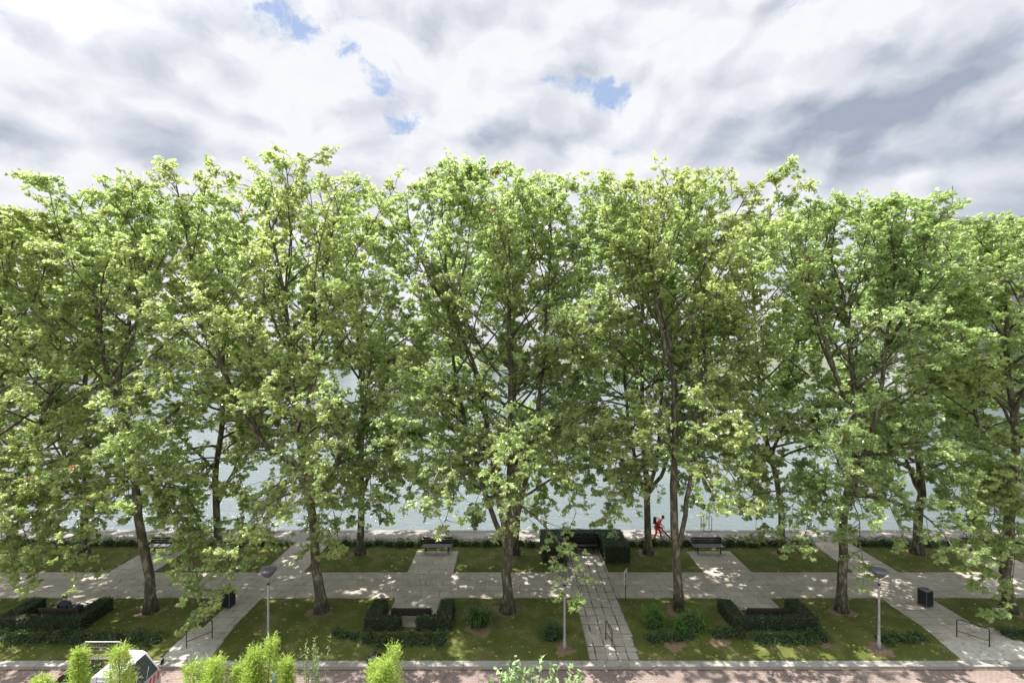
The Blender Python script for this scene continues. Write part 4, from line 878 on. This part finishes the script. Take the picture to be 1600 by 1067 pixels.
for sy in (-1, 1):
    d = MB(); prism(d, [(1.02, .42), (1.92, .42), (1.95, 1.10), (1.58, 1.74), (1.02, 1.78)], sy * .765 - .01, sy * .765 + .01); dr = d.build('door', M['white'], truck, attrs=False)
    wv = MB(); prism(wv, [(1.08, 1.15), (1.86, 1.15), (1.53, 1.68), (1.08, 1.71)], sy * .781 - .006, sy * .781 + .006); wv.build('window', M['glass'], dr, attrs=False)
    MB().box((1.12, sy * .79, 1.02), (.12, .02, .03)).build('handle', M['black'], dr, attrs=False)
    MB().tube([(2.0, sy * .76, 1.18), (2.08, sy * .90, 1.26)], .012, 6).box((2.1, sy * .95, 1.30), (.05, .12, .20)).build('mirror', M['black'], truck, attrs=False)
    MB().box((2.19, sy * .52, .66), (.05, .24, .15)).build('headlight', M['galv'], truck, attrs=False)
ws = MB(); a, b = np.array([2.135, 0, 1.19]), np.array([1.67, 0, 1.835]); nrm = np.array([.645, 0, .465]); nrm = nrm / np.linalg.norm(nrm) * .008
v = [a + nrm + (0, -.68, 0), a + nrm + (0, .68, 0), b + nrm + (0, .63, 0), b + nrm + (0, -.63, 0)]; v2 = [q - nrm * 1.6 for q in v]; ws.add(v + v2, [(0, 1, 2, 3), (7, 6, 5, 4), (0, 4, 5, 1), (1, 5, 6, 2), (2, 6, 7, 3), (3, 7, 4, 0)])
ws.build('windscreen', M['glass'], truck, attrs=False)
MB().tube([(2.13, .1, 1.2), (1.95, .45, 1.46)], .01, 5).tube([(2.13, -.45, 1.2), (1.95, -.1, 1.46)], .01, 5).build('wiper', M['black'], truck, attrs=False)
g = MB()
for k in range(7):
    y0 = -.70 + k * .205; x_ = 2.215
    g.add([(x_ - .02, y0, .86), (x_ - .02, y0 + .10, .86), (x_ - .055, y0 + .20, 1.10), (x_ - .055, y0 + .10, 1.10)], [(0, 1, 2, 3)])
g.build('hazard_stripes', M['red'], truck, attrs=False)
MB().box((2.2, 0, .42), (.10, 1.5, .18)).build('bumper', M['black'], truck, attrs=False)
MB().lathe([(.09, 1.93), (.09, 1.96), (.075, 1.97), (.07, 2.08), (.03, 2.12), (0, 2.12)], (1.2, .35, 0)).build('beacon', M['orange'], truck, True, attrs=False)
MB().box((1.3, -.2, 1.0), (.5, .5, .25)).build('seat', M['hivis'], truck, attrs=False)
g = MB(); g.box((-.10, 0, .68), (1.62, 1.55, .08)); g.box((.55, 0, .48), (2.8, .7, .16)); g.build('chassis', M['iron'], truck, attrs=False)
for sy, mm in ((-1, 'brown'), (1, 'brown')):
    g = MB(); g.box((-.10, sy * .77, 1.12), (1.62, .04, .80)); s_ = g.build('side_board', M[mm], truck, attrs=False); MB().box((-.10, sy * .77, 1.535), (1.65, .06, .03)).build('rim', M['galv'], s_, attrs=False)
for x_ in (-.90, .70): MB().box((x_, 0, 1.10), (.04, 1.5, .78)).build('end_board', M['brown'], truck, attrs=False)
g = MB(); g.tube([(-.88, .77, 1.5), (-.86, .77, 2.12), (-.74, .77, 2.24), (-.2, .77, 2.24), (.60, .77, 2.24), (.69, .77, 2.18), (.70, .77, 1.5)], .020, 8)
for k in range(13): g.tube([(-.80 + k * .118, .77, 1.52), (-.80 + k * .118, .77, 2.22)], .003, 4)
for k in range(4): g.tube([(-.86, .77, 1.6 + k * .14), (.69, .77, 1.6 + k * .14)], .003, 4)
g.build('cage_frame', M['galv'], truck, attrs=False)
def wheel(x_, y_):
    c = (x_, y_, .30); g = MB(); k = 20; V = []
    for yy, rr in ((-.09, .19), (-.09, .27), (-.06, .30), (.06, .30), (.09, .27), (.09, .19)):
        for j in range(k): a = j * 2 * math.pi / k; V.append((c[0] + rr * math.cos(a), c[1] + yy, c[2] + rr * math.sin(a)))
    i_, j_ = np.meshgrid(np.arange(5), np.arange(k), indexing='ij'); jj = (j_ + 1) % k; g.add(V, np.stack([i_ * k + j_, i_ * k + jj, (i_ + 1) * k + jj, (i_ + 1) * k + j_], -1).reshape(-1, 4))
    t_ = g.build('wheel', M['tyre'], truck, True, attrs=False); MB().tube([(c[0], c[1] - .07, c[2]), (c[0], c[1] + .07, c[2])], .19, 16).build('rim', M['galv'], t_, attrs=False)
for x_, y_ in ((1.75, -.72), (1.75, .72), (-.45, -.70), (-.45, .70)): wheel(x_, y_)
g = MB()
for k in range(7): leafy_blob(g, (-.55 + k * .16, .35 * math.sin(k * 2.1), .85), (.32, .42, .62 + .15 * math.sin(k * 1.7)), 420, .10, 0, 1, 70 + k, tmpl=OVAL_LEAF)
tag(g.build('green_waste', [M['shrub'], M['soil_dark']], loc=(TX, TY, TZ)), 'heap of cut green branches lying in the bed of the small truck', 'green waste')

# ------------------------------------------------------------------ balcony plants in front of the camera
BY = 4.5
g = MB(); g.box((0, 3.9, 9.1), (9.0, 2.6, .22)); bl = g.build('balcony_slab', M['concrete'], attrs=False); tag(bl, 'concrete roof terrace slab carrying the potted plants below the frame', 'balcony slab', kind='structure')
def planter(x, y, w_, label):
    root = empty('planter', (x, y, 9.21), label, 'planter', 'clay planters on the balcony'); t_ = MB(); t_.box((0, 0, .22), (w_, .36, .44), 0, 0, 1.0); t_.build('trough', M['terracotta'], root, attrs=False); MB().box((0, 0, .455), (w_ - .08, .28, .03)).build('soil', M['soil'], root, attrs=False)
def feathery(label, px, py_top, wpx, seed, m='lime', tips=1, y=BY):
    """upright feathery bush; narrow to a point"""
    x = gx(px, y); ztop = hz(py_top, y); z0 = 9.68; h = ztop - z0; r = wpx / 2 / F * y * .82; r_ = np.random.default_rng(seed)
    root = empty('feathery_bush', (x, y, z0), label, 'potted plant', 'lime green potted bushes on the balcony'); g = MB(); n = int(1500 * tips ** .6)
    tx = np.array([(r_.uniform(-.7, .7) * r * (tips > 1), r_.uniform(-.5, .5) * r, 1 - .22 * r_.random() * (k > 0)) for k in range(tips)]); who = r_.integers(0, tips, n)
    u = r_.random(n) ** .75; t = u; rad = r * (1.05 - t) ** .62 * (1 if tips == 1 else .62) * np.sqrt(r_.random(n)) * 1.12; a = r_.uniform(0, 6.28, n)
    zz = t * h * tx[who, 2]; P_ = np.stack([tx[who, 0] * t ** .4 + rad * np.cos(a), tx[who, 1] * t ** .4 + rad * np.sin(a), zz], 1)
    D_ = np.stack([np.cos(a) * .8, np.sin(a) * .8, np.full(n, .85)], 1) + r_.normal(0, .45, (n, 3)); N_ = r_.normal(size=(n, 3)) + np.array([0, 0, .6])
    # each point is a little frond of slim leaflets
    k = 4
    for q in range(k):
        Dq = D_ + r_.normal(0, .55, (n, 3)); g.leaves(P_ + D_ * (.012 * q), Dq, N_, r_.uniform(.018, .038, n), SLIM_LEAF, 0, r_.random(n), np.clip(t * .6 + .3 * r_.random(n), 0, .95))
    g.build('foliage', M[m], root); st = MB()
    for q in range(tips): st.tube([(0, 0, -.05), (tx[q, 0] * .6, tx[q, 1] * .6, h * .5), (tx[q, 0], tx[q, 1], h * tx[q, 2] * .97)], [.012, .008, .003], 5)
    st.build('stem', M['straw'], root, attrs=False)
feathery('narrow lime green feathery bush, left of the one before the truck', 118, 1022, 34, 1)
feathery('cone shaped lime green feathery bush in front of the truck', 190, 1012, 62, 2)
feathery('tiny lime green tips at the bottom left corner', 70, 1058, 50, 3)
feathery('low broad lime green bush right of the truck', 318, 1030, 84, 4, tips=4)
feathery('tall lime green bush before the left lamp post', 408, 1006, 66, 5, tips=3)
feathery('small lime green bush beside the pedestrian in blue', 448, 1032, 30, 6)
feathery('lime green bush under the rubbish bag at the bottom middle', 605, 1020, 80, 7, tips=4)
feathery('low lime green bush at the bottom just left of the bag bush', 372, 1048, 50, 8, tips=2)
def weed(label, px, py_top, wpx, n, seed, m='straw', leafy=True, y=BY + .15):
    x = gx(px, y); z0 = 9.66; h = hz(py_top, y) - z0; r_ = np.random.default_rng(seed); root = empty('wispy_weed', (x, y, z0), label, 'potted plant'); g = MB(); st = MB(); r = wpx / 2 / F * y
    for k in range(n):
        a = r_.uniform(0, 6.28); rr = r * r_.uniform(.2, 1); hh = h * r_.uniform(.72, 1.0); t = np.linspace(0, 1, 9)[:, None]; e = np.array([math.cos(a) * rr, math.sin(a) * rr * .6, hh]); pl = t * e + np.concatenate([np.cos(a) * .03 * np.sin(t * 5), 0 * t, 0 * t], 1); pl[:, 2] = hh * (t[:, 0] ** .8)
        if k % 3 == 0: pl[-1, 2] -= .02; pl[-1, 0] += .03
        st.tube(pl, np.linspace(.004, .0015, 9), 4)
        if leafy:
            q = r_.uniform(.45, 1, 34); P_ = np.stack([np.interp(q, t[:, 0], pl[:, i_]) for i_ in range(3)], 1); D_ = r_.normal(size=(34, 3)) + np.array([0, 0, .5]); g.leaves(P_, D_, r_.normal(size=(34, 3)), r_.uniform(.02, .042, 34), SLIM_LEAF)
    st.build('stem', M['straw'], root, attrs=False)
    if leafy: g.build('foliage', M[m], root)
weed('wispy pale weed stalks before the lawn, between lamp post and long mound', 492, 992, 64, 15, 31, 'pale_leaf')
weed('single arching bare stalk over the bed of the truck', 152, 1012, 44, 2, 32, leafy=False)
def leafy_pot(label, px, py_top, wpx, seed, n=26, y=BY):
    x = gx(px, y); z0 = 9.66; h = hz(py_top, y) - z0; r_ = np.random.default_rng(seed); root = empty('leafy_shrub', (x, y, z0), label, 'potted plant'); g = MB(); st = MB(); r = wpx / 2 / F * y
    for k in range(n):
        ux = r_.uniform(-1, 1); e = np.array([ux * r, r_.uniform(-.12, .12), h * (1 - .35 * abs(ux) ** 1.5) * r_.uniform(.78, 1.0)]); t = np.linspace(0, 1, 7)[:, None]; pl = np.concatenate([e[0] * t ** .8, e[1] * t, e[2] * t ** 1.1], 1) + r_.normal(0, .006, (7, 3)); st.tube(pl, np.linspace(.007, .002, 7), 5)
        q = r_.uniform(.5, 1.02, 30); P_ = np.stack([np.interp(q, t[:, 0], pl[:, i_]) for i_ in range(3)], 1); D_ = r_.normal(size=(30, 3)) * .9 + np.array([0, 0, .3]); g.leaves(P_, D_, r_.normal(size=(30, 3)) * .5 + np.array([0, 0, 1.]), r_.uniform(.035, .06, 30), OVAL_LEAF)
    g.build('foliage', M['pale_leaf'], root); st.build('stem', M['straw'], root, attrs=False)
leafy_pot('grey green oval leaved shrub at the bottom, left of the centre steps', 835, 1020, 185, 41, 34)
planter(-3.95, BY, 1.3, 'clay trough under the plants at the far left'); planter(-2.6, BY, 1.2, 'clay trough under the bushes right of the truck'); planter(-1.3, BY, 1.2, 'clay trough under the bush at bottom middle'); planter(.2, BY, 1.2, 'clay trough under the grey green leaved shrub')

# ------------------------------------------------------------------ the other bank
g = MB(); X0 = [(-900, 290), (-200, 275), (0, 250), (60, 190), (95, 122), (400, 110), (900, 110)]
v = [(x, y, -1.0) for x, y in X0] + [(x, 1800, -1.0) for x, _ in X0]; n = len(X0); g.add(v, [(i, i + 1, n + i + 1, n + i) for i in range(n - 1)])
v = [(x, y, -1.0) for x, y in X0] + [(x, y, -3.0) for x, y in X0]; g.add(v, [(i + n, i + 1 + n, i + 1, i) for i in range(n - 1)]); struct(g.build('far_bank_ground', M['far_ground']))
def far_tree(x, y, h, r, seed, label):
    root = empty('bank_tree', (x, y, -1.0), label, 'tree', 'trees on the far river bank'); MB().tube([(0, 0, -.2), (.1, 0, h * .35), (0, 0, h * .7)], [r * .07, r * .05, r * .02], 7).build('trunk', M['bark'], root, True, attrs=False)
    g = MB(); r_ = np.random.default_rng(seed)
    for k in range(6):
        a = r_.uniform(0, 6.28); q = r * .45; n = 420; u = r_.normal(size=(n, 3)); u /= np.linalg.norm(u, axis=1, keepdims=True); c = np.array([q * math.cos(a), q * math.sin(a), h * (.42 + .1 * k * .9)]); rr = r * r_.uniform(.45, .65)
        g.leaves(c + u * rr * (1 - .4 * r_.random((n, 1)) ** 2), u, u + r_.normal(size=(n, 3)) * .5, r_.uniform(.5, 1.1, n) * (.7 + y * .002), OVAL_LEAF, 0)
    g.build('crown', M['leaf_far'], root)
k = 0
for i in range(26):
    x = -330 + i * 16.5 + rng.uniform(-4, 4); y = np.interp(x, [p[0] for p in X0], [p[1] for p in X0]) + rng.uniform(6, 30)
    if x < 70: far_tree(x, y, rng.uniform(7, 12), rng.uniform(5, 8), 900 + i, 'small rounded tree on the distant river bank, glimpsed through the plane trees')
for i, (x, y, h) in enumerate([(98, 134, 13), (112, 128, 11), (128, 126, 12), (146, 124, 14)]): far_tree(x, y, h, 7, 960 + i, 'tree in front of the tall pale building on the right of the far bank')
root = empty('apartment_building', (135.5, 150, -1.0), 'tall pale building with flat white roof and mast, showing above the right tree tops', 'building')
bx0, bx1, bh = -19, 40, hz(346, 138) + 1.0
MB().box(((bx0 + bx1) / 2, 0, bh / 2), (bx1 - bx0, 24, bh)).build('wall', M['cream'], root, attrs=False)
rf = MB().box(((bx0 + bx1) / 2, 0, bh + .5), (bx1 - bx0 + 2, 26, 1.0)).build('roof', M['white'], root, attrs=False)
MB().box((-10, 0, bh + 2.1), (15, 14, 2.2)).build('roof_vault', M['white'], rf, attrs=False)
MB().box((3, 0, bh + 1.4), (9, 8, 2.2)).build('plant_room', M['cream'], rf, attrs=False)
MB().tube([(-1.5, -3, bh + 1), (-1.5, -3, bh + 13.0)], [.22, .12], 6).tube([(-2.3, -3, bh + 11.4), (-.7, -3, bh + 11.4)], .09, 5).build('mast', M['lampgrey'], rf, attrs=False)
wmesh = None
for fl in range(9):
    for c in range(10):
        x_ = bx0 + 3 + c * 5.3; z_ = bh - 3.4 - fl * 3.6
        if wmesh is None:
            fo = MB().box((0, 0, 0), (2.6, .25, 2.0)).build('window', M['glass'], root, attrs=False); wmesh = fo; fo.location = (x_, -12.08, z_)
        else: c_ = wmesh.copy(); COL.objects.link(c_); c_.parent = root; c_.location = (x_, -12.08, z_)
